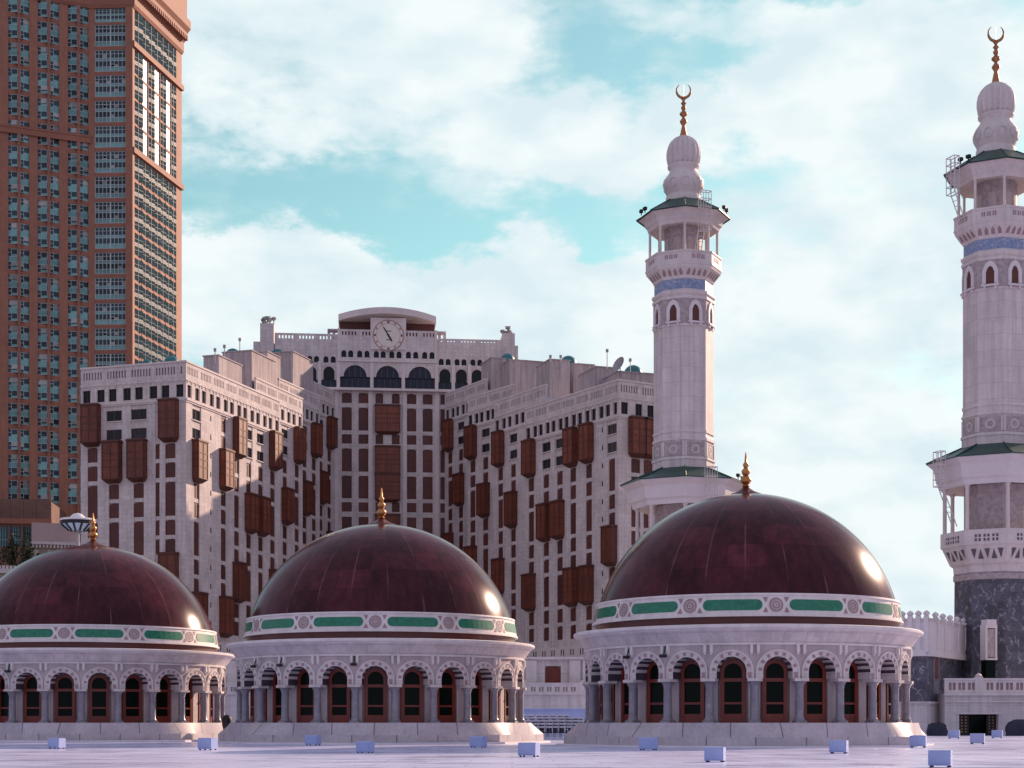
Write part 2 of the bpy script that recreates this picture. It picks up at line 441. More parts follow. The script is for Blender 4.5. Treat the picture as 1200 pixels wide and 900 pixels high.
# ------------------------------------------------------------------ mesh builder
class MB:
    def __init__(self):
        self.v, self.f, self.uv, self.m = [], [], [], []

    def face(self, pts, uvs=None, m=0):
        i = len(self.v)
        self.v.extend([tuple(p) for p in pts])
        self.f.append(tuple(range(i, i + len(pts))))
        self.uv.append(uvs if uvs else [(p[0], p[2]) for p in pts])
        self.m.append(m)

    def quads(self, V, faces, uvs, m):
        i = len(self.v)
        self.v.extend([tuple(p) for p in V])
        for f, u in zip(faces, uvs):
            self.f.append(tuple(i + k for k in f))
            self.uv.append(u)
            self.m.append(m)

    def obox(self, P, d, n, t0, t1, w0, w1, z0, z1, m=0):
        """box in the frame of a facade: t along d, w along the outward normal n, z up"""
        P, d, n = Vector(P), Vector(d), Vector(n)
        V = []
        for z in (z0, z1):
            for t, w in ((t0, w1), (t1, w1), (t1, w0), (t0, w0)):
                q = P + d * t + n * w
                V.append((q.x, q.y, q.z + z))
        fs = [(0, 1, 5, 4), (1, 2, 6, 5), (2, 3, 7, 6), (3, 0, 4, 7), (4, 5, 6, 7), (3, 2, 1, 0)]
        us = [[(t0, z0), (t1, z0), (t1, z1), (t0, z1)], [(w1, z0), (w0, z0), (w0, z1), (w1, z1)],
              [(t1, z0), (t0, z0), (t0, z1), (t1, z1)], [(w0, z0), (w1, z0), (w1, z1), (w0, z1)],
              [(t0, w1), (t1, w1), (t1, w0), (t0, w0)], [(t0, w0), (t1, w0), (t1, w1), (t0, w1)]]
        self.quads(V, fs, us, m)

    def box(self, c, s, rz=0.0, m=0):
        d = (math.cos(rz), math.sin(rz), 0)
        n = (math.sin(rz), -math.cos(rz), 0)
        self.obox((c[0], c[1], 0), d, n, -s[0] / 2, s[0] / 2, -s[1] / 2, s[1] / 2, c[2] - s[2] / 2, c[2] + s[2] / 2, m)

    def loft(self, rings, m=0, cap0=True, cap1=True, uref=None, mseg=None):
        """closed rings of equal length"""
        n = len(rings[0])
        i0 = len(self.v)
        for r in rings:
            self.v.extend([tuple(p) for p in r])
        # perimeter coordinate
        per = [0.0]
        rr = uref if uref else max(rings, key=lambda r: (Vector(r[0]) - Vector(r[n // 2])).length)
        for k in range(n):
            per.append(per[-1] + (Vector(rr[(k + 1) % n]) - Vector(rr[k])).length)
        vv = [0.0]
        for a, b in zip(rings[:-1], rings[1:]):
            vv.append(vv[-1] + (Vector(a[0]) - Vector(b[0])).length)
        for j in range(len(rings) - 1):
            for k in range(n):
                k2 = (k + 1) % n
                self.f.append((i0 + j * n + k, i0 + j * n + k2, i0 + (j + 1) * n + k2, i0 + (j + 1) * n + k))
                self.uv.append([(per[k], vv[j]), (per[k + 1], vv[j]), (per[k + 1], vv[j + 1]), (per[k], vv[j + 1])])
                self.m.append(mseg[j] if mseg else m)
        for flag, j in ((cap0, 0), (cap1, len(rings) - 1)):
            if flag:
                self.f.append(tuple(i0 + j * n + k for k in range(n)))
                self.uv.append([(p[0], p[1]) for p in rings[j]])
                self.m.append(m)

    def lathe(self, prof, seg=48, c=(0, 0), a0=0.0, m=0, cap0=False, cap1=False, mseg=None, flute=0.0, nfl=0):
        rings = []
        for (r, z) in prof:
            ring = []
            for k in range(seg):
                a = a0 + 2 * math.pi * k / seg
                q = r
                if flute:
                    q = r * (1 + flute * (0.5 + 0.5 * math.cos(a * nfl)))
                ring.append((c[0] + q * math.sin(a), c[1] - q * math.cos(a), z))
            rings.append(ring)
        rm = max(r for r, z in prof)
        ur = [(rm * math.sin(2 * math.pi * k / seg), rm * math.cos(2 * math.pi * k / seg), 0) for k in range(seg)]
        self.loft(rings, m, cap0, cap1, ur, mseg)

    def tube(self, pts, r, seg=6, m=0):
        pts = [Vector(p) for p in pts]
        rings = []
        for i, p in enumerate(pts):
            a = pts[max(i - 1, 0)]
            b = pts[min(i + 1, len(pts) - 1)]
            t = (b - a).normalized()
            u = t.cross(Vector((0, 0, 1)))
            if u.length < 1e-3:
                u = Vector((1, 0, 0))
            u.normalize()
            w = t.cross(u)
            rad = r[i] if isinstance(r, (list, tuple)) else r
            rings.append([p + u * rad * math.cos(2 * math.pi * k / seg) + w * rad * math.sin(2 * math.pi * k / seg) for k in range(seg)])
        self.loft(rings, m)

    def mesh(self, name, mats, off=(0, 0, 0), smooth=None):
        me = bpy.data.meshes.new(name)
        ox, oy, oz = off
        me.from_pydata([(x - ox, y - oy, z - oz) for x, y, z in self.v], [], self.f)
        ul = me.uv_layers.new(name='UVMap')
        k = 0
        flat = []
        for u in self.uv:
            for q in u:
                flat.extend(q)
        ul.data.foreach_set('uv', flat)
        me.polygons.foreach_set('material_index', self.m)
        for mm in mats:
            me.materials.append(MATS[mm] if isinstance(mm, str) else mm)
        bm = bmesh.new()
        bm.from_mesh(me)
        bmesh.ops.recalc_face_normals(bm, faces=bm.faces)
        if smooth is not None:
            for f in bm.faces:
                f.smooth = True
            lim = R(smooth)
            for e in bm.edges:
                if len(e.link_faces) == 2:
                    if e.calc_face_angle(0) > lim:
                        e.smooth = False
        bm.to_mesh(me)
        bm.free()
        me.update()
        return me


def thing(name, label, cat, loc=(0, 0, 0), group=None):
    o = bpy.data.objects.new(name, None)
    o.empty_display_size = 0.5
    COL.objects.link(o)
    o.location = loc
    o['label'] = label
    o['category'] = cat
    if group:
        o['group'] = group
    return o


def wloc(o):
    v = Vector((0, 0, 0))
    while o:
        v += o.location
        o = o.parent
    return v


def part(name, mb, mats, parent, smooth=None):
    """mb in world coordinates, parents unrotated"""
    if isinstance(mats, str):
        mats = [mats]
    me = mb.mesh(name, mats, wloc(parent) if parent else (0, 0, 0), smooth)
    o = bpy.data.objects.new(name, me)
    COL.objects.link(o)
    if parent:
        o.parent = parent
    return o


def solo(name, mb, mats, label=None, cat=None, loc=(0, 0, 0), group=None, kind=None, smooth=None):
    """a top-level thing that is one mesh"""
    if isinstance(mats, str):
        mats = [mats]
    o = bpy.data.objects.new(name, mb.mesh(name, mats, loc, smooth))
    COL.objects.link(o)
    o.location = loc
    if label:
        o['label'] = label
        o['category'] = cat
    if group:
        o['group'] = group
    if kind:
        o['kind'] = kind
    return o


def inst(name, me, parent, pos, rz=0.0):
    o = bpy.data.objects.new(name, me)
    COL.objects.link(o)
    o.location = Vector(pos) - (wloc(parent) if parent else Vector((0, 0, 0)))
    o.rotation_euler = (0, 0, rz)
    if parent:
        o.parent = parent
    return o


def dup_tree(o, parent=None):
    c = o.copy()
    COL.objects.link(c)
    if parent:
        c.parent = parent
    for ch in list(o.children):
        dup_tree(ch, c)
    return c


# ------------------------------------------------------------------ ground and roof terrace
GROUND_Z = -24.0
g = MB()
g.face([(-4000, -500, GROUND_Z), (4000, -500, GROUND_Z), (4000, 7000, GROUND_Z), (-4000, 7000, GROUND_Z)])
solo('ground', g, 'ground_grey', kind='structure')
FLOOR_Z = -1.1
fl = MB()
fl.obox((0, 0, 0), (1, 0, 0), (0, -1, 0), -95, 110, -146, 25, GROUND_Z, FLOOR_Z)
solo('roof_terrace_floor', fl, 'floor_marble', kind='structure')


# ------------------------------------------------------------------ domed pavilions
A0 = R(2.2)            # world phase of the arches, measured from -Y towards +X
BAY = R(15)
RA = 7.85              # arcade radius


def cyl(al, r, z):
    return (r * math.sin(al), -r * math.cos(al), z)


def octa_r(al, rc):
    """radius of an octagon with a vertex at A0"""
    x = (al - A0) % R(45) - R(22.5)
    return rc * math.cos(R(22.5)) / math.cos(x)


def arch_curve(hw, spring, crown, n=14):
    """stilted round arch outline, from the left spring to the right one"""
    rise = crown - spring
    st = max(0.0, rise - hw)
    pts = [(-hw, spring)]
    for i in range(n + 1):
        a = math.pi * (1 - i / n)
        pts.append((hw * math.cos(a), spring + st + (rise - st) * math.sin(a)))
    pts.append((hw, spring))
    return pts


def make_arch_mesh():
    """one bay of the arcade centred on -Y: spandrel, raised voussoir ring, banded soffit, brackets"""
    mb = MB()
    hb = RA * BAY / 2
    top = 3.5

    def P(x, r, z):
        return cyl(x / RA, r, z)
    inn = arch_curve(0.66, 1.98, 2.96)
    out = arch_curve(0.93, 1.98, 3.22)
    rin = 7.12
    # spandrel above the extrados
    for (x0, z0), (x1, z1) in zip(out[:-1], out[1:]):
        if abs(x1 - x0) < 1e-6:
            continue
        mb.face([P(x0, RA, z0), P(x1, RA, z1), P(x1, RA, top), P(x0, RA, top)], [(x0, z0), (x1, z1), (x1, top), (x0, top)], 0)
    for s in (-1, 1):
        xa, xb = sorted((s * 0.93, s * hb))
        mb.face([P(xa, RA, 1.98), P(xb, RA, 1.98), P(xb, RA, top), P(xa, RA, top)], [(xa, 1.98), (xb, 1.98), (xb, top), (xa, top)], 0)
        mb.face([P(xa, RA, 1.98), P(xb, RA, 1.98), P(xb, rin, 1.98), P(xa, rin, 1.98)], None, 0)
    # voussoir ring, proud of the wall; every third stone has a darker inlay
    ro = RA + 0.05
    n = len(inn)
    for i in range(n - 1):
        a, b, c, d_ = inn[i], inn[i + 1], out[i + 1], out[i]
        mb.face([P(a[0], ro, a[1]), P(b[0], ro, b[1]), P(c[0], ro, c[1]), P(d_[0], ro, d_[1])], [a, b, c, d_], 1)
        mb.face([P(d_[0], ro, d_[1]), P(c[0], ro, c[1]), P(c[0], RA - 0.02, c[1]), P(d_[0], RA - 0.02, d_[1])], None, 1)
        if i % 2 == 1:
            def lerp(p, q, t):
                return (p[0] + (q[0] - p[0]) * t, p[1] + (q[1] - p[1]) * t)
            q = [lerp(lerp(a, b, u), lerp(d_, c, u), v) for u, v in ((0.12, 0.22), (0.88, 0.22), (0.88, 0.80), (0.12, 0.80))]
            mb.face([P(x, ro + 0.012, z) for x, z in q], q, 3)
        # soffit stripes
        mb.face([P(a[0], ro, a[1]), P(b[0], ro, b[1]), P(b[0] * 0.98, rin, b[1]), P(a[0] * 0.98, rin, a[1])], None, 2 if i % 2 == 0 else 1)
        # thin white extrados roll
        e0 = (d_[0] * 1.045, 1.98 + (d_[1] - 1.98) * 1.04)
        e1 = (c[0] * 1.045, 1.98 + (c[1] - 1.98) * 1.04)
        mb.face([P(d_[0], ro + 0.03, d_[1]), P(c[0], ro + 0.03, c[1]), P(e1[0], ro + 0.03, e1[1]), P(e0[0], ro + 0.03, e0[1])], None, 4)
        mb.face([P(e0[0], ro + 0.03, e0[1]), P(e1[0], ro + 0.03, e1[1]), P(e1[0], RA - 0.02, e1[1]), P(e0[0], RA - 0.02, e0[1])], None, 4)
        mb.face([P(d_[0], ro + 0.03, d_[1]), P(c[0], ro + 0.03, c[1]), P(c[0], ro - 0.01, c[1]), P(d_[0], ro - 0.01, d_[1])], None, 4)
    # brackets under the cornice and the string mould
    for s in (-1, 1):
        x = s * (hb - 0.14)
        mb.box((RA * math.sin(x / RA), -(RA + 0.06) * math.cos(x / RA), 3.32), (0.13, 0.2, 0.36), x / RA, 4)
        mb.box((RA * math.sin(x / RA), -(RA + 0.05) * math.cos(x / RA), 3.10), (0.09, 0.14, 0.10), x / RA, 4)
    return mb.mesh('arch', ['pav_pink', 'pav_stone', 'stripe_dark', 'rosette_stone', 'pav_white'])


def make_column_mesh():
    mb = MB()
    mb.box((0, 0, 0.05), (0.52, 0.52, 0.10))
    mb.lathe([(0.24, 0.10), (0.25, 0.14), (0.23, 0.19), (0.195, 0.24), (0.19, 1.0), (0.178, 1.56), (0.20, 1.60), (0.19, 1.63), (0.235, 1.74), (0.31, 1.84)], 16, cap0=True, cap1=True)
    mb.box((0, 0, 1.915), (0.66, 0.66, 0.13), m=1)
    return mb.mesh('column', ['column_marble', 'pav_stone'], smooth=40)


def make_door_mesh():
    """frame at the origin, facing -Y"""
    mb = MB()
    hw, h = 0.57, 2.9
    for s in (-1, 1):
        mb.box((s * (hw - 0.09), 0, 1.0), (0.18, 0.14, 2.0))
    mb.box((0, 0, 0.2), (2 * hw - 0.28, 0.12, 0.4))
    mb.box((0, 0.0, 0.88), (2 * hw - 0.28, 0.11, 0.10))
    mb.box((0, 0, 1.93), (2 * hw - 0.28, 0.13, 0.16))
    inn = arch_curve(hw - 0.17, 2.0, 2.68, 12)
    out = arch_curve(hw, 2.0, 2.86, 12)
    for i in range(len(inn) - 1):
        a, b, c, d_ = inn[i], inn[i + 1], out[i + 1], out[i]
        for y in (-0.07,):
            mb.face([(a[0], y, a[1]), (b[0], y, b[1]), (c[0], y, c[1]), (d_[0], y, d_[1])])
        mb.face([(a[0], -0.07, a[1]), (b[0], -0.07, b[1]), (b[0], 0.07, b[1]), (a[0], 0.07, a[1])])
    return mb.mesh('door', ['door_wood'])


def make_pane_mesh():
    mb = MB()
    hw = 0.44
    mb.face([(-hw, 0.02, 0.35), (hw, 0.02, 0.35), (hw, 0.02, 1.9), (-hw, 0.02, 1.9)])
    c = arch_curve(hw + 0.02, 1.95, 2.74, 12)
    mb.face([(x, 0.02, z) for x, z in c])
    return mb.mesh('pane', ['door_glass'])


def slab_on_drum(al_c, hw, z_c, hh, rf, thick, round_end, n=8):
    """curved plate following the band (angle half width hw in rad, rf(z) = band radius)"""
    mb = MB()
    outl = []
    zr = hh
    ar = hh / 7.45 if round_end else 0
    if round_end:
        for i in range(n + 1):
            a = -math.pi / 2 + math.pi * i / n
            outl.append((hw - ar + ar * math.cos(a), zr * math.sin(a)))
        for i in range(7):
            t = i / 6
            outl.append(((hw - ar) * (1 - 2 * t), hh))
        for i in range(n + 1):
            a = math.pi / 2 + math.pi * i / n
            outl.append((-(hw - ar) + ar * math.cos(a), zr * math.sin(a)))
        for i in range(1, 6):
            t = i / 6
            outl.append((-(hw - ar) * (1 - 2 * t), -hh))
    pts = [cyl(al_c + a, rf(z_c + z) + thick, z_c + z) for a, z in outl]
    # fan strips between mirrored points so that the plate follows the curve
    m = len(outl)
    srt = sorted(set(round(a, 5) for a, z in outl))
    def zspan(a):
        if abs(a) <= hw - ar:
            return hh
        q = (abs(a) - (hw - ar)) / ar
        return hh * math.sqrt(max(0.0, 1 - q * q))
    for a, b in zip(srt[:-1], srt[1:]):
        za, zb = zspan(a), zspan(b)
        q = [(a, -za), (b, -zb), (b, zb), (a, za)]
        mb.face([cyl(al_c + x, rf(z_c + z) + thick, z_c + z) for x, z in q], [(x * 7.4, z) for x, z in q])
    for i in range(m):
        p, q = outl[i], outl[(i + 1) % m]
        mb.face([cyl(al_c + p[0], rf(z_c + p[1]) + thick, z_c + p[1]), cyl(al_c + q[0], rf(z_c + q[1]) + thick, z_c + q[1]),
                 cyl(al_c + q[0], rf(z_c + q[1]) - 0.02, z_c + q[1]), cyl(al_c + p[0], rf(z_c + p[1]) - 0.02, z_c + p[1])])
    return mb


def band_r(z):
    return 7.53 - (z - 4.74) * 0.16


def build_pavilion():
    root = thing('domed_pavilion', 'red brown domed pavilion', 'pavilion', (0, 0, 0), 'domed pavilions on the roof terrace')
    # plinth: round on top, octagonal below
    mb = MB()
    N = 96
    def ring(fr, z):
        return [cyl(A0 + 2 * math.pi * k / N, fr(A0 + 2 * math.pi * k / N), z) for k in range(N)]
    ur = [(k * 4.0 / 3 * 3 / 4 * 24 / N, 0, 0) for k in range(N)]
    rings = [ring(lambda a: 6.0, -0.02), ring(lambda a: 8.28, 0.0), ring(lambda a: octa_r(a, 9.0), -0.64), ring(lambda a: octa_r(a, 9.0), -1.3)]
    mb.loft(rings, 0, False, False)
    # UV: one unit per slab
    k = 0
    for j in range(3):
        for q in range(N):
            u0, u1 = q * 24 / N + 0.0 + (0.5 if j == 2 else 0), (q + 1) * 24 / N + (0.5 if j == 2 else 0)
            mb.uv[k] = [(u0, 5 + j), (u1, 5 + j), (u1, 5.9 + j), (u0, 5.9 + j)]
            k += 1
    part('plinth', mb, 'plinth_stone', root, smooth=20)
    mb = MB()
    mb.loft([ring(lambda a: octa_r(a, 9.02), -1.02), ring(lambda a: octa_r(a, 9.38), -1.02), ring(lambda a: octa_r(a, 9.40), -1.2)], 0, False, False)
    part('kerb_strip', mb, 'kerb_white', root, smooth=20)
    # inner wall and door piers in darker stone, painting the arcade's inner shade
    mb = MB()
    mb.lathe([(6.98, -0.05), (6.98, 3.5)], 96)
    for i in range(24):
        al = A0 + (i + 0.5) * BAY
        mb.box(cyl(al, 7.06, 1.0), (0.52, 0.2, 2.02), al, 0)
    part('inner_wall', mb, 'pav_pink', root)
    am, cm, dm, pm = make_arch_mesh(), make_column_mesh(), make_door_mesh(), make_pane_mesh()
    for i in range(24):
        al = A0 + i * BAY
        inst('arch', am, root, (0, 0, 0), al)
        ac = al + BAY / 2
        inst('column', cm, root, cyl(ac, RA - 0.13, 0.0), ac)
        d = inst('door', dm, root, cyl(al, 7.10, 0.0), al)
        p = bpy.data.objects.new('pane', pm)
        COL.objects.link(p)
        p.parent = d
    mb = MB()
    mb.lathe([(7.0, 3.52), (7.94, 3.48), (7.96, 3.56), (7.90, 3.60), (8.02, 3.72), (8.30, 4.12), (8.34, 4.14), (8.34, 4.18), (8.46, 4.20), (8.50, 4.24), (8.50, 4.34), (8.44, 4.38), (7.30, 4.42)], 144,
             mseg=[1, 1, 1, 0, 0, 1, 1, 1, 1, 1, 1, 1])
    part('cornice', mb, ['pav_stone', 'pav_white'], root, smooth=30)
    mb = MB()
    mb.lathe([(7.40, 4.38), (7.40, 4.80)], 144)
    part('drum', mb, 'drum_red', root, smooth=30)
    mb = MB()
    mb.lathe([(7.30, 4.77), (band_r(4.78) + 0.05, 4.77), (band_r(4.86) + 0.05, 4.86), (band_r(4.87), 4.87), (band_r(5.72), 5.72), (band_r(5.73) + 0.05, 5.73), (band_r(5.80) + 0.04, 5.82), (7.10, 5.84)], 144)
    fr = part('frieze', mb, 'pav_white', root, smooth=30)
    zc = 5.29
    for i in range(12):
        al = A0 - BAY + i * R(30)
        # each panel in a mesh of its own angle: instance by rotation
        if i == 0:
            gm = slab_on_drum(0, R(10.3), zc, 0.245, band_r, 0.02, True).mesh('green_panel', ['green_tile'])
            om = MB()
            for zs in (-0.40, 0.40):
                om2 = slab_on_drum(0, R(12.2), zc + zs, 0.03, band_r, 0.02, True, 4)
                om.v, om.f, om.uv, om.m = (om.v + om2.v, om.f + [tuple(k + len(om.v) for k in f) for f in om2.f], om.uv + om2.uv, om.m + om2.m)
            rm = MB()
            rr = band_r(zc)
            def ringpts(r0, r1, lift, m, n=20):
                for k in range(n):
                    a, b = 2 * math.pi * k / n, 2 * math.pi * (k + 1) / n
                    q = [(r0 * math.cos(a), r0 * math.sin(a)), (r0 * math.cos(b), r0 * math.sin(b)), (r1 * math.cos(b), r1 * math.sin(b)), (r1 * math.cos(a), r1 * math.sin(a))]
                    rm.face([cyl(x / rr, band_r(zc + z) + lift, zc + z) for x, z in q], q, m)
            ringpts(0.25, 0.32, 0.03, 0)
            ringpts(0.10, 0.17, 0.025, 0)
            ringpts(0.0, 0.05, 0.025, 0, 8)
            ringpts(0.17, 0.25, 0.015, 1)
            for sx in (-1, 1):
                for sz in (-1, 1):
                    q = [(sx * 0.46, sz * 0.10), (sx * 0.60, sz * 0.34), (sx * 0.36, sz * 0.34)]
                    rm.face([cyl(x / rr, band_r(zc + z) + 0.02, zc + z) for x, z in q], q, 0)
            rom = rm.mesh('rosette', ['rosette_stone', 'pav_pink'])
        inst('green_panel', gm, root, (0, 0, 0), al)
        inst('rosette', rom, root, (0, 0, 0), al + R(15))
    # dome: a cap a little less than a hemisphere
    mb = MB()
    rb, zb, za = 7.22, 5.83, 11.25
    h = za - zb
    rs = (rb * rb + h * h) / (2 * h)
    zc0 = za - rs
    t0 = math.asin((zb - zc0) / rs)
    prof = []
    for i in range(41):
        t = t0 + (math.pi / 2 - t0) * i / 40
        prof.append((max(rs * math.cos(t), 0.02), zc0 + rs * math.sin(t)))
    mb.lathe(prof, 144)
    part('dome', mb, 'dome_copper', root, smooth=60)
    mb = MB()
    mb.lathe([(0.95, 11.12), (0.80, 11.26), (0.45, 11.40), (0.22, 11.55), (0.14, 11.62)], 24, mseg=[1, 1, 1, 1])
    mb.lathe([(0.13, 11.60), (0.20, 11.66), (0.13, 11.74), (0.20, 11.80), (0.28, 11.94), (0.24, 12.08), (0.12, 12.17), (0.20, 12.30), (0.22, 12.42), (0.14, 12.52), (0.09, 12.58), (0.15, 12.70), (0.13, 12.78), (0.07, 12.85), (0.05, 13.15), (0.02, 13.35)], 16, cap1=True)
    part('finial', mb, ['gold', 'drum_red'], root, smooth=50)
    return root


PAV = [(874, 80.0, 1.0, 'nearest and largest red brown domed pavilion, in front of the two white minarets'),
       (447, 89.9, 0.975, 'red brown domed pavilion with green frieze in front of the clock hotel courtyard'),
       (109, 98.6, 0.955, 'red brown domed pavilion cut by the frame below the tall red glass tower')]
pav0 = build_pavilion()
PAVS = [pav0, dup_tree(pav0), dup_tree(pav0)]
for o, (x, D, zs, lab) in zip(PAVS, PAV):
    o.location = ((x - CX) / F * D, D, 0)
    o.scale = (1, 1, zs)
    o['label'] = lab


# ------------------------------------------------------------------ minarets
def ngon(c, r, z, n=8, a0=R(-4)):
    return [(c[0] + r * math.sin(a0 + 2 * math.pi * k / n), c[1] - r * math.cos(a0 + 2 * math.pi * k / n), z) for k in range(n)]


def oct_frame(k, r, a0=R(-4)):
    """mid point, direction and outward normal of side k (between vertices k and k+1) of the octagon"""
    a = a0 + R(22.5) + k * R(45)
    n = Vector((math.sin(a), -math.cos(a), 0))
    d = Vector((math.cos(a), math.sin(a), 0))
    ap = r * math.cos(R(22.5))
    return n * ap, d, n, 2 * r * math.sin(R(22.5))


def oct_part(name, prof, mats, root, mseg=None, smooth=None):
    mb = MB()
    mb.loft([ngon((0, 0), r, z) for r, z in prof], 0, True, True, mseg=mseg)
    return part(name, mb, mats, root, smooth)


def gallery_columns(root, r, z0, z1, rad):
    mb = MB()
    mb.lathe([(rad * 1.5, z0), (rad * 1.5, z0 + 0.15), (rad, z0 + 0.22), (rad * 0.92, z1 - 0.3), (rad * 1.5, z1 - 0.05), (rad * 1.5, z1)], 12, cap0=True, cap1=True)
    me = mb.mesh('column', ['marble_trim'], smooth=40)
    for k in range(8):
        p = ngon((0, 0), r, 0)[k]
        inst('column', me, root, (p[0], p[1], 0))


def build_minaret():
    root = thing('minaret', 'white marble minaret', 'minaret', (0, 0, 0), 'minarets of the mosque')
    # ---- base clad in dark marble, from the street up
    oct_part('base_cladding', [(4.3, GROUND_Z), (4.25, -1.0), (4.15, 4.0), (3.86, 7.0), (3.82, 13.2)], 'clad_marble', root)
    oct_part('base_moulding', [(3.84, 13.2), (3.95, 13.25), (3.95, 13.75), (3.85, 13.8), (3.92, 13.9)], ['marble_relief'], root)
    # balcony of the lower gallery
    mb = MB()
    rings = [ngon((0, 0), r, z) for r, z in ((3.9, 13.9), (3.95, 14.5), (4.25, 14.7), (4.95, 16.2), (5.12, 16.35), (5.12, 17.7), (4.86, 17.7), (4.86, 16.5), (2.9, 16.5))]
    mb.loft(rings, 0, False, False)
    for k in range(8):                                 # cut-out pattern of the rail and corbel triangles, as dark recess plates
        P0, d, n, Ls = oct_frame(k, 5.12)
        for i in range(3):
            t = (i - 1) * Ls * 0.2
            mb.obox(P0, d, n, t - 0.27, t + 0.27, 0.0, 0.03, 16.62, 17.25, 1)
            mb.obox(P0, d, n, t - 0.06, t + 0.06, 0.03, 0.045, 16.62, 17.25, 0)
            mb.obox(P0, d, n, t - 0.27, t - 0.061, 0.03, 0.045, 16.88, 16.99, 0)
            mb.obox(P0, d, n, t + 0.061, t + 0.27, 0.03, 0.045, 16.88, 16.99, 0)
        P1, d, n, L1 = oct_frame(k, 4.6)
        for i in range(5):
            t = (i - 2) * L1 * 0.17
            up = 1 if i % 2 else -1
            w = 0.26
            za, zb = (15.95, 15.05) if up == 1 else (15.05, 15.95)
            def pos(tt, z):
                rr = 4.25 + (z - 14.7) / 1.5 * 0.70 + 0.03
                q = n * (rr * math.cos(R(22.5))) + d * tt
                return (q.x, q.y, z)
            mb.face([pos(t - w, zb), pos(t + w, zb), pos(t, za)], None, 1)
    part('lower_balcony', mb, ['marble_trim', 'dark_grey'], root)
    oct_part('lower_core', [(2.95, 16.4), (2.95, 22.1)], 'marble_relief', root)
    gallery_columns(root, 4.72, 16.5, 21.9, 0.2)
    mb = MB()
    mb.loft([ngon((0, 0), r, z) for r, z in ((2.8, 22.2), (4.3, 21.95), (5.2, 21.85), (5.3, 22.3), (5.55, 22.5), (5.75, 23.7), (6.3, 24.15), (6.35, 24.3), (4.0, 24.4))], 0, False, False)
    part('lower_entablature', mb, 'marble_bright', root)
    mb = MB()
    mb.loft([ngon((0, 0), r, z) for r, z in ((6.45, 24.27), (6.45, 24.36), (4.8, 25.0), (3.0, 25.85))], 0, False, False)
    for k in range(8):
        a, b = ngon((0, 0), 6.47, 24.36)[k], ngon((0, 0), 3.02, 25.87)[k]
        mb.tube([a, b], 0.07, 6)
    part('lower_roof', mb, 'roof_green', root)
    # ---- shaft
    oct_part('shaft', [(3.16, 25.4), (3.16, 26.6), (3.1, 26.7), (3.08, 28.9), (3.05, 29.0), (3.04, 42.9)], 'marble_white', root)
    mb = MB()
    for z0, z1, r in ((26.55, 26.8, 3.26), (28.5, 28.72, 3.2), (29.3, 29.55, 3.14), (40.0, 40.2, 3.1)):
        m1 = MB()
        m1.loft([ngon((0, 0), r, z0), ngon((0, 0), r, z1)])
        part('shaft_moulding', m1, 'marble_trim', root)
    mb.loft([ngon((0, 0), 3.13, 26.9), ngon((0, 0), 3.13, 28.3)], 1)
    for k in range(8):
        P0, d, n, Ls = oct_frame(k, 3.13)
        for t in (-Ls / 2 + 0.12, Ls / 2 - 0.12):
            mb.obox(P0, d, n, t - 0.1, t + 0.1, 0.0, 0.05, 26.9, 28.3, 0)
        q = P0 + n * 0.02
        cen = Vector((q.x, q.y, 27.6))
        up = Vector((0, 0, 1))
        for i in range(16):
            a, b = 2 * math.pi * i / 16, 2 * math.pi * (i + 1) / 16
            mb.face([cen + d * 0.45 * math.cos(a) + up * 0.45 * math.sin(a), cen + d * 0.45 * math.cos(b) + up * 0.45 * math.sin(b),
                     cen + d * 0.3 * math.cos(b) + up * 0.3 * math.sin(b), cen + d * 0.3 * math.cos(a) + up * 0.3 * math.sin(a)], None, 0)
    part('carved_band', mb, ['marble_trim', 'marble_relief'], root)
    # arched windows below the blue band
    wm = MB()
    hw = 0.38
    inn = [(-hw, 0), (-hw, 1.05), (-0.22, 1.45), (0, 1.62), (0.22, 1.45), (hw, 1.05), (hw, 0)]
    out = [(-0.72, -0.1), (-0.72, 1.2), (-0.42, 1.85), (0, 2.12), (0.42, 1.85), (0.72, 1.2), (0.72, -0.1)]
    for i in range(6):
        a, b, c, e = inn[i], inn[i + 1], out[i + 1], out[i]
        wm.face([(a[0], -0.14, a[1]), (b[0], -0.14, b[1]), (c[0], -0.14, c[1]), (e[0], -0.14, e[1])], None, 0)
        wm.face([(a[0], -0.14, a[1]), (b[0], -0.14, b[1]), (b[0], 0.02, b[1]), (a[0], 0.02, a[1])], None, 0)
        wm.face([(e[0], -0.14, e[1]), (c[0], -0.14, c[1]), (c[0], 0.02, c[1]), (e[0], 0.02, e[1])], None, 0)
    wm.face([(x, -0.02, z) for x, z in inn], None, 1)
    wm.box((0, -0.13, -0.18), (1.6, 0.3, 0.16), m=0)
    wm.box((-0.5, -0.1, -0.38), (0.2, 0.2, 0.3), m=0)
    wm.box((0.5, -0.1, -0.38), (0.2, 0.2, 0.3), m=0)
    wme = wm.mesh('window', ['marble_bright', 'bay_trim'])
    mb = MB()
    mb.loft([ngon((0, 0), 3.09, 40.25), ngon((0, 0), 3.09, 42.75)], 0)
    part('window_band', mb, 'marble_relief', root)
    for k in range(8):
        P0, d, n, Ls = oct_frame(k, 3.09)
        inst('window', wme, root, (P0.x, P0.y, 40.55), math.atan2(d.y, d.x))
    oct_part('upper_mouldings', [(3.05, 42.7), (3.2, 42.75), (3.2, 43.0), (3.08, 43.1), (3.24, 43.3), (3.24, 43.55), (3.0, 43.6), (2.95, 43.95)], 'marble_trim', root)
    oct_part('blue_tile_band', [(2.98, 43.62), (2.98, 44.72)], 'blue_tile', root)
    # upper balcony with corbel arches
    mb = MB()
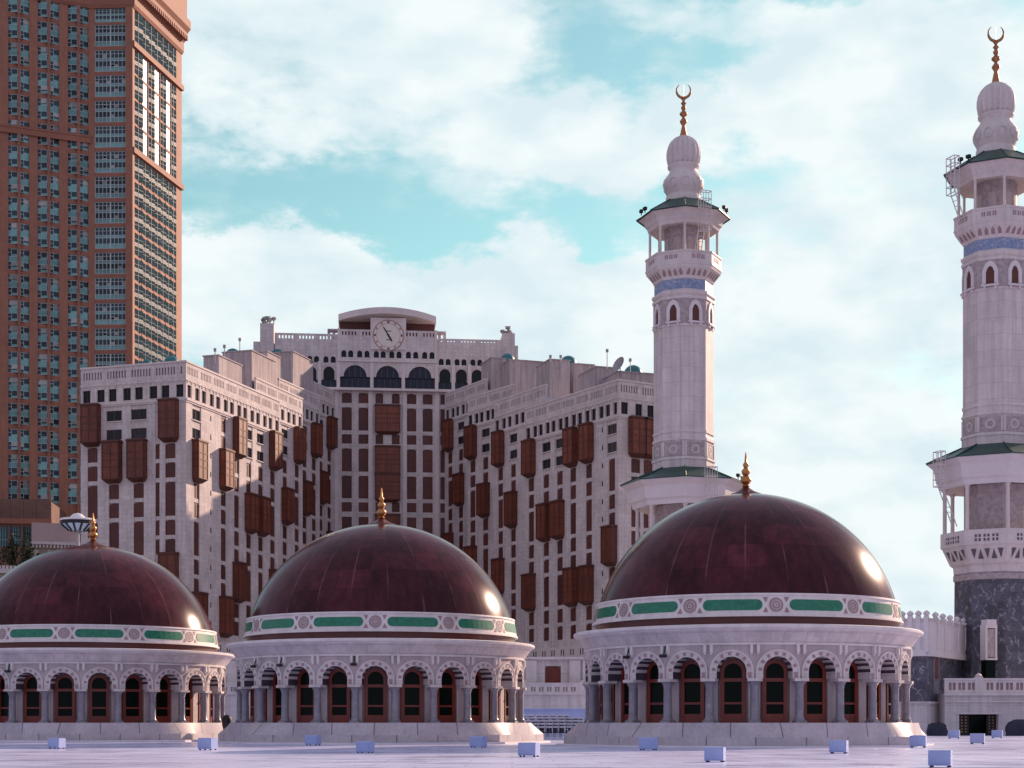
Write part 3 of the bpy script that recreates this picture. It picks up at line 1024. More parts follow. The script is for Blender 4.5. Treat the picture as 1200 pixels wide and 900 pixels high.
    mb.loft([ngon((0, 0), r, z) for r, z in ((2.9, 44.7), (3.05, 44.78), (3.15, 45.0), (3.78, 45.75), (3.86, 46.0), (3.86, 47.4), (3.66, 47.4), (3.66, 46.2), (1.9, 46.2))], 0, False, False)
    for k in range(8):
        P0, d, n, Ls = oct_frame(k, 3.86)
        for i in range(3):
            t = (i - 1) * Ls * 0.17
            mb.obox(P0, d, n, t - 0.17, t + 0.17, 0.0, 0.025, 46.6, 47.0, 1)
            mb.obox(P0, d, n, t - 0.025, t + 0.025, 0.025, 0.035, 46.6, 47.0, 0)
        mb.obox(P0, d, n, -Ls / 2, Ls / 2, 0.0, 0.07, 47.25, 47.42, 0)
        mb.obox(P0, d, n, -Ls / 2, Ls / 2, 0.0, 0.05, 46.05, 46.2, 0)
        for i in range(4):
            t = (i - 1.5) * Ls * 0.2
            def pos(tt, z):
                rr = 3.15 + (z - 45.0) / 0.75 * 0.63 + 0.02
                q = n * (rr * math.cos(R(22.5))) + d * tt
                return (q.x, q.y, z)
            mb.face([pos(t - 0.17, 45.05), pos(t + 0.17, 45.05), pos(t + 0.17, 45.4), pos(t, 45.66), pos(t - 0.17, 45.4)], None, 1)
    part('upper_balcony', mb, ['marble_trim', 'rosette_stone'], root)
    oct_part('upper_core', [(1.95, 46.1), (1.95, 50.6)], 'marble_relief', root)
    mb = MB()
    for k in range(8):
        P0, d, n, Ls = oct_frame(k, 1.95)
        mb.obox(P0, d, n, -0.4, 0.4, 0.0, 0.06, 46.25, 49.3)
    part('gallery_doors', mb, 'pav_pink', root)
    gallery_columns(root, 3.42, 46.2, 50.3, 0.14)
    mb = MB()
    mb.loft([ngon((0, 0), r, z) for r, z in ((1.8, 50.5), (3.1, 50.3), (3.62, 50.2), (3.72, 50.5), (3.9, 50.65), (4.0, 51.0), (4.3, 51.3), (4.6, 51.45), (2.5, 51.5))], 0, False, False)
    part('upper_entablature', mb, 'marble_trim', root)
    mb = MB()
    mb.loft([ngon((0, 0), r, z) for r, z in ((4.82, 51.42), (4.82, 51.52), (3.4, 52.35), (1.95, 53.2))], 0, False, False)
    for k in range(8):
        mb.tube([ngon((0, 0), 4.84, 51.52)[k], ngon((0, 0), 1.97, 53.22)[k]], 0.05, 6)
    part('upper_roof', mb, 'roof_green', root)
    # bulb
    mb = MB()
    mb.lathe([(1.82, 53.0), (1.82, 53.7), (1.70, 53.85), (1.78, 54.1), (1.98, 54.5), (2.08, 54.9), (2.05, 55.25), (1.85, 55.7), (1.55, 56.1), (1.40, 56.4), (1.42, 56.55), (1.62, 56.75), (1.64, 56.95), (1.50, 57.05)], 32)
    for i in range(10):                                # leaf relief round the swelling
        a = i * R(36)
        for j in range(10):
            b, c = 2 * math.pi * j / 10, 2 * math.pi * (j + 1) / 10
            def rp(r, t):
                z = 54.95 + r * math.sin(t) * 1.0
                rad = 2.13 - 0.42 * max(0, (z - 55.1)) ** 2 - 0.22 * max(0, 54.9 - z)
                return (rad * math.sin(a + r * math.cos(t) / 2.05), -rad * math.cos(a + r * math.cos(t) / 2.05), z)
            mb.face([rp(0.5, b), rp(0.5, c), rp(0.34, c), rp(0.34, b)], None, 0)
    part('bulb_neck', mb, 'marble_trim', root, smooth=50)
    mb = MB()
    prof = [(1.42, 57.0), (1.58, 57.3), (1.66, 57.8), (1.66, 58.3), (1.56, 58.85), (1.33, 59.35), (0.98, 59.72), (0.62, 59.94), (0.4, 60.05)]
    mb.lathe([(r * 0.89, z) for r, z in prof], 160, flute=0.19, nfl=18)
    part('bulb', mb, 'marble_trim', root, smooth=70)
    mb = MB()
    mb.lathe([(0.5, 59.85), (0.36, 60.2), (0.22, 60.9), (0.16, 61.1), (0.36, 61.45), (0.38, 61.6), (0.16, 61.9), (0.14, 62.0), (0.40, 62.25), (0.40, 62.4), (0.14, 62.65), (0.26, 62.9), (0.26, 63.0), (0.12, 63.2), (0.28, 63.4), (0.1, 63.65), (0.24, 63.85), (0.08, 64.0)], 14, cap1=True)
    part('finial', mb, 'copper_gold', root, smooth=50)
    mb = MB()
    pts, rr = [], []
    for i in range(25):
        a = R(-90 + 36) - R(0) + R(0)
        th = R(125) + R(290) * i / 24
        pts.append((0.72 * math.cos(th), 0, 64.72 + 0.75 * math.sin(th)))
        rr.append(0.02 + 0.13 * math.sin(math.pi * i / 24))
    mb.tube(pts, rr, 8)
    mb.tube([(0, 0, 64.1), (0, 0, 65.3)], 0.025, 6)
    part('crescent', mb, 'copper_gold', root, smooth=50)
    return root


def add_minaret_extras(root, cage, spots, ladder=True):
    """lattice maintenance cage over the eaves, floodlights: local coordinates"""
    for (a, r, z0, z1, w) in cage:
        mb = MB()
        al = R(a)
        n = Vector((math.sin(al), -math.cos(al), 0))
        d = Vector((math.cos(al), math.sin(al), 0))
        P = n * r
        for t in (-w / 2, 0, w / 2):
            for wd in (0.0, 0.55):
                mb.obox(P, d, n, t - 0.025, t + 0.025, wd, wd + 0.05, z0, z1)
        k = 0
        z = z0
        while z < z1 + 0.01:
            for wd in (0.0, 0.55):
                mb.obox(P, d, n, -w / 2, w / 2, wd + 0.01, wd + 0.06, z, z + 0.07)
            for t in (-w / 2, w / 2):
                mb.obox(P, d, n, t - 0.03, t + 0.03, 0, 0.6, z + 0.002, z + 0.066)
            z += (z1 - z0) / 5
        mb.tube([P + d * (-w / 2) + Vector((0, 0, z0)), P - n * 1.6 + d * (-w / 2) + Vector((0, 0, z0 - 3.6))], 0.05, 5)
        mb.tube([P + d * (0.1) + Vector((0, 0, z0)), P - n * 1.6 + d * (0.1) + Vector((0, 0, z0 - 3.6))], 0.05, 5)
        for i in range(8):
            q = i / 8
            b = P - n * 1.6 * q + Vector((0, 0, z0 - 3.6 * q))
            mb.tube([b - d * (w / 2), b + d * 0.1], 0.035, 5)
        for v in range(len(mb.v)):
            x, y, zz = mb.v[v]
            mb.v[v] = (x + root.location.x, y + root.location.y, zz)
        part('maintenance_cage', mb, 'white_steel', root)
    mb = MB()
    mb.box((0, 0, 0.15), (0.08, 0.08, 0.3))
    mb.box((0, 0, 0.42), (0.42, 0.3, 0.3))
    mb.box((0, -0.17, 0.42), (0.36, 0.04, 0.24))
    me = mb.mesh('floodlight', ['black_stuff'])
    for (a, r, z) in spots:
        al = R(a)
        inst('floodlight', me, root, (root.location.x + r * math.sin(al), root.location.y - r * math.cos(al), z), al)


min0 = build_minaret()
min0.location = ((801 - CX) / F * 166, 166, 0)
min0['label'] = 'white marble minaret with crescent behind the largest dome, between hotel and open sky'
min1 = dup_tree(min0)
min1.location = ((1167 - CX) / F * 152.2, 152.2, 0)
min1['label'] = 'white marble minaret cut by the frame edge, dark marble foot and lower gallery in view'
add_minaret_extras(min0, [(20, 4.5, 49.0, 52.9, 1.15), (19, 6.1, 20.6, 25.2, 1.1)],
                   [(-68, 4.4, 51.7), (-80, 4.45, 51.7), (62, 4.4, 51.7), (75, 4.4, 51.7), (62, 5.9, 24.5), (75, 6.0, 24.4)])
add_minaret_extras(min1, [(-68, 4.6, 49.0, 52.4, 1.2), (-68, 6.1, 21.8, 25.0, 1.1)], [(-50, 4.4, 51.75), (-62, 4.4, 51.75)])


# ------------------------------------------------------------------ facade helper
def facade(mb, S, d, n, L, z0, z1, cols, depth=0.5, spd=0.12, m=0, ms=0, t_start=0.004):
    t = t_start
    for (a, b, ops) in sorted(cols):
        a = max(a, t)
        if a > t:
            mb.obox(S, d, n, t, a, -depth, 0, z0, z1, m)
        z = z0
        for (za, zb) in sorted(ops):
            za, zb = max(za, z0), min(zb, z1)
            if za > z:
                mb.obox(S, d, n, a, b, -depth, -spd, z, za, ms)
            z = zb
        if z < z1:
            mb.obox(S, d, n, a, b, -depth, -spd, z, z1, ms)
        t = b
    if t < L:
        mb.obox(S, d, n, t, L, -depth, 0, z0, z1, m)


def t_at(S, d, x):
    """distance along a facade at which it crosses the sight line of photo column x"""
    r = (x - CX) / F
    return (r * S.y - S.x) / (d.x - r * d.y)


def arch_band(mb, S, d, n, t, z, r0, r1, w0, w1, seg=6, m=0):
    S, d, n = Vector(S), Vector(d), Vector(n)
    def P(r, a, w):
        q = S + d * (t + r * math.cos(a)) + n * w
        return (q.x, q.y, q.z + z + r * math.sin(a))
    for i in range(seg):
        a, b = math.pi * i / seg, math.pi * (i + 1) / seg
        mb.face([P(r0, a, w1), P(r1, a, w1), P(r1, b, w1), P(r0, b, w1)], None, m)
        mb.face([P(r1, a, w1), P(r1, a, w0), P(r1, b, w0), P(r1, b, w1)], None, m)
        mb.face([P(r0, a, w1), P(r0, a, w0), P(r0, b, w0), P(r0, b, w1)], None, m)


# shared hotel part meshes: origin at the wall face, bottom centre, facing -Y
def shutter_mesh(w, h, name='shutter'):
    mb = MB()
    rise = 0.28
    out = [(-w / 2, 0), (w / 2, 0), (w / 2, h - rise), (w / 4, h - 0.07), (0, h), (-w / 4, h - 0.07), (-w / 2, h - rise)]
    f = [(x, 0.22, z) for x, z in out]
    b = [(x, 0.40, z) for x, z in out]
    mb.face(f, [(x, z) for x, z in out], 0)
    for i in range(len(out)):
        j = (i + 1) % len(out)
        mb.face([f[i], f[j], b[j], b[i]], None, 1)
    for s in (-1, 1):
        mb.box((s * (w / 2 - 0.07), 0.2, (h - rise) / 2), (0.14, 0.06, h - rise - 0.01), m=1)
    mb.box((0, 0.2, 0.08), (w - 0.3, 0.06, 0.14), m=1)
    if h > 4:
        mb.box((0, 0.2, h * 0.5), (w - 0.3, 0.06, 0.2), m=1)
    mb.box((0, 0.2, (h - rise) / 2), (0.09, 0.05, h - rise - 0.3), m=1)
    return mb.mesh(name, ['shutter_wood', 'bay_trim'])


def room_mesh(w, h, name='window'):
    mb = MB()
    mb.face([(-w / 2, 0.3, 0), (w / 2, 0.3, 0), (w / 2, 0.3, h), (-w / 2, 0.3, h)], None, 0)
    for s in (-1, 0, 1):
        mb.box((s * (w / 2 - 0.04), 0.27, h / 2), (0.08, 0.08, h), m=1)
    mb.box((0, 0.27, h - 0.05), (w - 0.2, 0.07, 0.09), m=1)
    mb.box((0, 0.02, -0.1), (w + 0.3, 0.3, 0.14), m=2)
    return mb.mesh(name, ['room_glass', 'dark_grey', 'hotel_trim'])


def bay_mesh(w, h, dp, name='bay_window'):
    """projecting mashrabiya bay"""
    mb = MB()
    mb.box((0, -dp / 2 + 0.1, h * 0.5), (w, dp + 0.2, h), m=0)
    mb.box((0, -dp / 2 + 0.1, h + 0.10), (w + 0.35, dp + 0.55, 0.2), m=1)
    mb.box((0, -dp / 2 + 0.1, h + 0.27), (w + 0.1, dp + 0.25, 0.14), m=1)
    for z in (0.12, h * 0.33, h * 0.52, h * 0.70, h - 0.12):
        mb.box((0, -dp / 2 + 0.1, z), (w + 0.12, dp + 0.32, 0.14), m=1)
    for s in (-1, 1):
        mb.box((s * (w / 2 - 0.08), -dp - 0.03, h * 0.5), (0.18, 0.1, h - 0.3), m=1)
        for k in range(2):
            mb.box((s * w / 2, -dp * (0.1 + 0.75 * k), h * 0.5), (0.1, 0.14, h - 0.3), m=1)
    mb.box((0, -dp - 0.03, h * 0.5), (0.12, 0.1, h - 0.3), m=1)
    # tapering bracket below
    r0 = [(-w / 2 + 0.05, 0.1, -0.002), (w / 2 - 0.05, 0.1, -0.002), (w / 2 - 0.05, -dp + 0.03, -0.002), (-w / 2 + 0.05, -dp + 0.03, -0.002)]
    r1 = [(-w * 0.36, 0.1, -0.55), (w * 0.36, 0.1, -0.55), (w * 0.36, -0.3, -0.55), (-w * 0.36, -0.3, -0.55)]
    mb.loft([r0, r1], 1)
    return mb.mesh(name, ['bay_wood', 'bay_trim'])


def attic_window_mesh(w, h, name='attic_window'):
    mb = MB()
    mb.face([(-w / 2, 0.32, 0), (w / 2, 0.32, 0), (w / 2, 0.32, h), (-w / 2, 0.32, h)], None, 0)
    mb.box((0, 0.29, h / 2), (0.06, 0.06, h), m=1)
    mb.box((0, 0.02, -0.08), (w + 0.2, 0.24, 0.12), m=2)
    return mb.mesh(name, ['dark_glass', 'bay_trim', 'hotel_trim'])


def slit_mesh(name, boxes):
    mb = MB()
    for x, w, h in boxes:
        mb.box((x, 0.012, 0), (w, 0.05, h))
    return mb.mesh(name, ['dark_glass'])


FLOOR_H = 3.2
W_SH, H_SH, H_TALL = 1.95, 2.55, 5.7
ME = dict(single=shutter_mesh(W_SH, H_SH), tall=shutter_mesh(W_SH, H_TALL, 'tall_shutter'), narrow=shutter_mesh(0.8, H_SH),
          room=room_mesh(3.0, 1.75), bay=bay_mesh(3.2, 6.3, 1.25), attic=attic_window_mesh(1.5, 2.1),
          slit=slit_mesh('vent_slit', [(0, 0.32, 0.9)]), pair=slit_mesh('paired_slits', [(-0.4, 0.3, 1.1), (0.4, 0.3, 1.1)]),
          narrow_tall=shutter_mesh(0.8, H_TALL, 'tall_shutter'))
BASE_Z = 14.0


def column_items(top, b, rooms):
    """(kind, z_bottom, height) going down a window column whose first bay sits at floor b; the pattern repeats every 8 floors"""
    items = []
    k = 0
    zf = lambda kk: top - 8.5 - FLOOR_H * kk        # floor centre
    nf = int((top - 8.5 - BASE_Z - 1.2) / FLOOR_H) + 1
    while k < nf:
        j = (k - b) % 8
        if k < rooms:
            items.append(('room', zf(k) - 0.88, 1.75)); k += 1
        elif j == 0:
            if k + 1 < nf:
                items.append(('bay', zf(k + 1) - 1.3, 6.3))
            k += 2
        elif j == 4:
            if k + 1 < nf:
                items.append(('tall', zf(k + 1) - 1.3, H_TALL))
            k += 2
        else:
            items.append(('single', zf(k) - 1.3, H_SH)); k += 1
    return items


def hotel_section(wall, slit_shade, root, S, d, n, L, top, cols, attic_n, core_depth=18.0, slit_t=None, core_a=0.03, core_b=0.03, narrow=()):
    """one stepped block of a wing: facade on the line S + t d, parapet, attic windows, window columns, bays"""
    rz = math.atan2(d.y, d.x)
    if (d.x * n.y - d.y * n.x) > 0:                # face so that the parts' -Y points along n
        rz += math.pi
    opencols = []
    for (t, b, rooms) in cols:
        its = column_items(top, b, rooms)
        slim = (t, b, rooms) in narrow
        w = (W_SH if not slim else 0.8) / 2
        wide = any(i[0] == 'room' for i in its)
        # rooms are wider than the strip of shutters: they get their own zone
        ops = [(z, z + h) for kind, z, h in its if kind != 'bay' and kind != 'room']
        opencols.append((t - w, t + w, ops))
        for kind, z, h in its:
            p = S + d * t
            if kind == 'bay':
                if not slim:
                    inst('bay_window', ME['bay'], root, (p.x, p.y, z), rz)
            elif kind == 'room':
                inst('window', ME['room'], root, (p.x, p.y, z), rz)
            else:
                key = {'single': 'single', 'tall': 'tall'}[kind]
                if slim:
                    key = 'narrow' if kind == 'single' else 'narrow_tall'
                inst('tall_shutter' if kind == 'tall' else 'shutter', ME[key], root, (p.x, p.y, z), rz)
    zroom = top - 13.2
    hasroom = [(t, b, r) for (t, b, r) in cols if r]
    low = [(a, b_, [(x, y) for x, y in ops if x < zroom]) for a, b_, ops in opencols]
    facade(wall, S, d, n, L, BASE_Z - 3, zroom, low)
    up = []
    for (t, b, rooms), (a, b_, ops) in zip(cols, opencols):
        if rooms:
            up.append((t - 1.5, t + 1.5, [(z, z + h) for kind, z, h in column_items(top, b, rooms) if kind == 'room']))
        else:
            up.append((a, b_, [(x, y) for x, y in ops if y > zroom]))
    facade(wall, S, d, n, L, zroom, top - 6.5, up)
    # attic zone
    tw = [(L * (i + 0.5) / attic_n) for i in range(attic_n)]
    tw = [t + (0.12 if i % 2 else -0.12) for i, t in enumerate(tw)]
    facade(wall, S, d, n, L, top - 6.5, top - 3.3, [(t - 0.75, t + 0.75, [(top - 6.05, top - 3.95)]) for t in tw], spd=0.0)
    for t in tw:
        p = S + d * t
        inst('attic_window', ME['attic'], root, (p.x, p.y, top - 6.05), rz)
        arch_band(wall, S, d, n, t, top - 3.7, 0.62, 0.84, 0, 0.1)
    # belt cornices
    wall.obox(S, d, n, -0.1, L + 0.06, 0, 0.28, top - 6.62, top - 6.3, 1)
    wall.obox(S, d, n, -0.05, L + 0.03, 0, 0.14, top - 6.9, top - 6.62, 1)
    wall.obox(S, d, n, -0.05, L + 0.03, 0, 0.12, top - 3.3, top - 3.15, 1)
    # parapet with slits
    cs = []
    t = 0.5
    i = 0
    while t < L - 0.6:
        cs.append((t, t + 0.26, [(top - 2.2, top - 0.95)]))
        i += 1
        t += 0.55 if i % 7 else 1.35
    facade(wall, S, d, n, L, top - 3.3, top - 0.3, cs, depth=0.35, spd=0.0)
    wall.obox(S, d, n, -0.06, L + 0.05, -0.4, 0.12, top - 0.3, top, 1)
    slit_shade = MB()
    slit_shade.obox(S, d, n, 0.05, L - 0.05, -0.42, -0.352, top - 2.6, top - 0.5)
    part('painted_slit_shade', slit_shade, 'dark_grey', root)  # added dark grey strip, painting shade behind the slits
    # body
    wall.obox(S, d, n, core_a, L - core_b, -core_depth, -0.36, GROUND_Z, top - 2.4)
    if slit_t is not None:
        for tt in slit_t:
            for k in range(14):
                zc = top - 8.2 - FLOOR_H * k
                if zc > BASE_Z + 2:
                    p = S + d * tt
                    inst('vent_slit', ME['slit'], root, (p.x, p.y, zc), rz)
    # base course
    wall.obox(S, d, n, 0, L, -0.6, 0.35, BASE_Z - 3.6, BASE_Z, 1)
    wall.obox(S, d, n, 0, L, -0.6, 0.2, GROUND_Z, BASE_Z - 3.6, 0)
    t = 1.0
    while t < L - 1:
        p = S + d * (t + 0.55) + n * 0.35
        inst('paired_slits', ME['pair'], root, (p.x, p.y, BASE_Z - 1.05), rz)
        t += 3.2


def wing_points(xa, ya, xb, yb, top):
    Da, Db = top * F / (HY - ya), top * F / (HY - yb)
    A = Vector(((xa - CX) / F * Da, Da, 0))
    B = Vector(((xb - CX) / F * Db, Db, 0))
    L = (B - A).length
    return A, (B - A) / L, L


TOPS = (60.4, 65.0, 69.5, 74.7)


def roof_block(name, root, xa, xb, ytop, D, depth, zbot, rz, m='roof_render', hollow=None):
    a, b = PT(xa, ytop, D), PT(xb, ytop, D)
    w = (b.x - a.x)
    mb = MB()
    c = ((a.x + b.x) / 2, D + depth / 2, (a.z + zbot) / 2)
    mb.box(c, (w, depth, a.z - zbot), rz)
    mb.box((c[0], c[1], a.z + 0.1), (w + 0.3, depth + 0.3, 0.2), rz)
    part(name, mb, m, root)


def roof_dome(root, x, y, D, rpx):
    r = rpx / F * D
    p = PT(x, y, D)
    mb = MB()
    mb.lathe([(r * 1.05, p.z - r * 1.6), (r * 1.05, p.z - r * 0.55), (r, p.z - r * 0.5)] + [(max(r * math.cos(R(a)), 0.02), p.z - r * 0.5 + r * math.sin(R(a)) * 0.95) for a in range(5, 91, 12)], 20, c=(p.x, p.y))
    part('roof_dome', mb, 'teal_dome', root, smooth=50)


def antenna(root, x, y0, y1, D):
    a, b = PT(x, y0, D), PT(x, y1, D)
    mb = MB()
    mb.tube([(a.x, D, a.z), (b.x, D, b.z)], 0.09, 5)
    mb.box((a.x, D, a.z - 0.3), (0.5, 0.2, 0.6))
    part('antenna', mb, 'steel_grey', root)


# ---- left wing
LW = thing('hotel_wing', 'stepped pale stone hotel wing with sunlit brown wooden bays, beside the red tower', 'hotel wing', (-60, 290, GROUND_Z), 'wings of the clock hotel')
wall, scr = MB(), MB()
secs = [(218, 422, 328, 469.5), (300, 442, 354.7, 466.7), (326.7, 442.7, 374.7, 464), (348, 437.9, 392.8, 458.8)]
colpx = [[(230.5, 2, 2), (262, 2, 0), (277.5, 0, 0), (291.5, 4, 2), (305.5, 4, 2), (319.5, 0, 0)],
         [(334, 4, 2), (348, 0, 0)], [(357, 4, 2), (368, 0, 0)], [(376, 4, 1), (386, 0, 0)]]
for i, ((xa, ya, xb, yb), top) in enumerate(zip(secs, TOPS)):
    S, d, L = wing_points(xa, ya, xb, yb, top)
    n = Vector((d.y, -d.x, 0))
    cols = [(t_at(S, d, x), b, r) for x, b, r in colpx[i]]
    hotel_section(wall, scr, LW, S, d, n, L, top, cols, 14 if i == 0 else 8, core_depth=19.5 if i == 0 else 16,
                  slit_t=[t_at(S, d, 247)] if i == 0 else None, core_a=0.7 if i == 0 else 0.03)
    if i == 0:
        LS, Ld, Ln = S, d, n
# front face, perpendicular at the near corner
fd = Vector((Ln.x, Ln.y, 0))                      # direction left -> right along the front
Lf = 20.1
fS = LS - fd * Lf
fn = Vector((fd.y, -fd.x, 0))
fcols = []
for x, b, r in ((108.5, 0, 0), (133.5, 2, 2), (162.5, 2, 2), (184.5, 0, 0), (199.5, 0, 0)):
    fcols.append((t_at(fS, fd, x), b, r))
hotel_section(wall, scr, LW, fS, fd, fn, Lf - 0.004, TOPS[0], fcols, 8, core_depth=6, narrow=(fcols[3],), core_b=0.7)
part('wall', wall, ['hotel_stone', 'hotel_trim'], LW)
za = math.atan2(Ld.y, Ld.x) - R(90)
for xa, xb, yt, D, dp, zb in ((246, 266, 417, 292, 9, 57), (268, 306, 412, 306, 10, 58), (308, 319, 412.5, 322, 6, 62), (321, 353, 413, 336, 10, 66)):
    roof_block('stair_block', LW, xa, xb, yt, D, dp, zb, za)
for x, y, D, r in ((201, 421, 284, 9), (273, 412.5, 325, 9), (325, 412, 352, 7), (172, 424, 292, 6)):
    roof_dome(LW, x, y, D, r)
for x, y0, y1, D in ((263, 404, 420, 296), (281, 396, 415, 308), (252, 408, 425, 290)):
    antenna(LW, x, y0, y1, D)

# ---- right wing
RW = thing('hotel_wing', 'shaded pale stone hotel wing with dark brown wooden bays, behind the left minaret', 'hotel wing', (5, 310, GROUND_Z), 'wings of the clock hotel')
wall, scr = MB(), MB()
secs = [(725, 444, 615.5, 478.5), (640, 449.8, 579, 471), (602, 449.8, 548, 465.8), (570, 443.5, 521.5, 461)]
colpx = [[(717, 6, 2), (690, 0, 0), (671.5, 0, 0), (656, 4, 2), (640, 4, 2), (622.5, 0, 0)],
         [(601.5, 4, 2), (586.5, 0, 0)], [(569, 4, 2), (554, 0, 0)], [(540, 4, 2), (527.5, 0, 0)]]
for i, ((xa, ya, xb, yb), top) in enumerate(zip(secs, TOPS)):
    S, d, L = wing_points(xa, ya, xb, yb, top)
    n = Vector((-d.y, d.x, 0))
    cols = [(t_at(S, d, x), b, r) for x, b, r in colpx[i]]
    hotel_section(wall, scr, RW, S, d, n, L, top, cols, 14 if i == 0 else 8, core_depth=17 if i == 0 else 15,
                  slit_t=[t_at(S, d, 706)] if i == 0 else None, core_a=0.7 if i == 0 else 0.03)
    if i == 0:
        RS, Rd, Rn = S, d, n
fd = Vector((-Rn.x, -Rn.y, 0))
fn = Vector((fd.y, -fd.x, 0))
Lf = 17.0
fcols = [(t_at(RS, fd, x), b, 0) for x, b in ((745, 0), (759.5, 0))] + [(13.5, 2, 0)]
hotel_section(wall, scr, RW, RS + fd * 0.004, fd, fn, Lf, TOPS[0], fcols, 6, core_depth=6, core_a=0.7)
part('wall', wall, ['hotel_stone', 'hotel_trim'], RW)
zb_ = math.atan2(Rd.y, Rd.x) - R(90)
for xa, xb, yt, D, dp, zb in ((569, 587, 420, 352, 7, 66), (588, 634, 423, 350, 9, 60), (636, 661, 422, 322, 8, 60), (662, 688, 427, 328, 10, 55), (688, 713, 430.5, 306, 9, 55), (714, 762, 437, 300, 8, 55)):
    roof_block('stair_block', RW, xa, xb, yt, D, dp, zb, zb_ * 0.6)
for x, y, D, r in ((595, 418, 366, 8), (666, 421.5, 336, 10), (742, 433, 306, 11)):
    roof_dome(RW, x, y, D, r)
for x, y0, y1, D in ((711.5, 409, 432, 304), (738.5, 420, 438, 300), (645, 416, 424, 320), (657, 416, 424, 320)):
    antenna(RW, x, y0, y1, D)
mb = MB()
p = PT(726.5, 428, 299)
for i in range(5):
    pass
dv = Vector((-0.7, -0.5, 0.35)).normalized()
rings = []
for i in range(6):
    rr = 1.5 * i / 5 + 0.02
    cpt = p + dv * (0.45 * (i / 5) ** 2)
    u = dv.cross(Vector((0, 0, 1))).normalized()
    w = u.cross(dv)
    rings.append([cpt + u * rr * math.cos(2 * math.pi * k / 16) + w * rr * math.sin(2 * math.pi * k / 16) for k in range(16)])
mb.loft(rings, 0, True, False)
mb.tube([p, p + Vector((0.2, 0.2, -2.5))], 0.12, 6)
mb.tube([p, p + dv * 1.3], 0.04, 5)
part('satellite_dish', mb, 'steel_grey', RW, smooth=40)

# ---- clock block between the wings
CB = thing('clock_building', 'central hotel block with white clock under a curved roof canopy', 'clock building', (-28, 372, GROUND_Z))
cang = R(5.5)
cu = Vector((math.cos(cang), math.sin(cang), 0))
cn = Vector((math.sin(cang), -math.cos(cang), 0))
C0 = Vector(((455 - CX) / F * 367, 367, 0))
KC = 367 / F                                       # metres per photo pixel on the clock wall


def cz(y):
    return (HY - y) * KC


def ct(x):
    return t_at(C0, cu, x)


wall, glz, scr = MB(), MB(), MB()
# lower facade: shutter columns
zt = cz(457)
lowcols = []
rows = [('single', 461, 473), ('tall', 478, 505), ('single', 509.5, 520.5), ('tall', 526, 553), ('tall', 558, 584.5), ('single', 589, 600), ('tall', 606, 632), ('single', 637, 648), ('tall', 653, 680)]
cme = {}
crz = cang
cb_shut = []
for x, w in ((406.4, 2.25), (426, 2.25), (444.5, 1.75), (463.8, 1.75), (482, 2.25), (501.2, 2.25), (518.6, 1.0), (388, 1.0)):
    t = ct(x)
    ops = []
    for kind, ya, yb in rows:
        z0, z1 = cz(yb), cz(ya)
        if x in (444.5, 463.8) and kind == 'tall':
            continue
        ops.append((z0, z1))
        key = (w, kind)
        if key not in cme:
            cme[key] = shutter_mesh(w, z1 - z0)
        p = C0 + cu * t
        inst('shutter', cme[key], CB, (p.x, p.y, z0), crz)
    lowcols.append((t - w / 2, t + w / 2, ops))
facade(wall, C0, cu, cn, 26, GROUND_Z, zt, lowcols, t_start=-26)
bm_ = {}
for kind, ya, yb in rows:
    if kind == 'tall':
        z0, z1 = cz(yb + 1.5), cz(ya - 2)
        h = round(z1 - z0, 2)
        if h not in bm_:
            bm_[h] = bay_mesh(5.6, h, 0.8)
        p = C0 + cu * ct(454.2)
        inst('bay_window', bm_[h], CB, (p.x, p.y, z0), crz)
for x in (434, 474.5, 394, 512):                  # pilasters
    t = ct(x)
    wall.obox(C0, cu, cn, t - 0.45, t + 0.45, 0, 0.35, GROUND_Z, zt, 1)
wall.obox(C0, cu, cn, -26.5, 26.5, -20, -0.36, GROUND_Z, zt - 0.05)
# loggia level: glazed, between white posts
for (xa, xb, y0) in ((398.5, 434, 443), (437.5, 471, 443), (474, 510, 443), (356, 394, 446), (513, 549, 446), (551, 580, 446)):
    ta, tb = ct(xa), ct(xb)
    m2 = MB()
    m2.obox(C0, cu, cn, ta, tb, -0.2, -0.05, cz(456), cz(y0))
    k = int((tb - ta) / 1.2)
    for i in range(1, k):
        q = ta + (tb - ta) * i / k
        m2.obox(C0, cu, cn, q - 0.04, q + 0.04, -0.05, 0.0, cz(455.7), cz(y0 + .3), 1)
    part('loggia_glazing', m2, ['blue_glass', 'dark_grey'], CB)
wall.obox(C0, cu, cn, -29, 29, -19, -0.25, zt - 0.02, cz(405))
wall.obox(C0, cu, cn, ct(398), ct(510), -18.5, -0.4, cz(406), cz(396))
OV = 0.9                                          # the upper storeys stand proud of the shutters below
for x in (396.5, 435.7, 472.5, 511.5, 354, 374.5, 531, 550, 568, 589):
    t = ct(x)
    wall.obox(C0, cu, cn, t - 0.38, t + 0.38, -0.25, OV, cz(456), cz(426), 1)
wall.obox(C0, cu, cn, -29, 29, -0.5, OV + 0.35, cz(459), cz(456.2), 1)
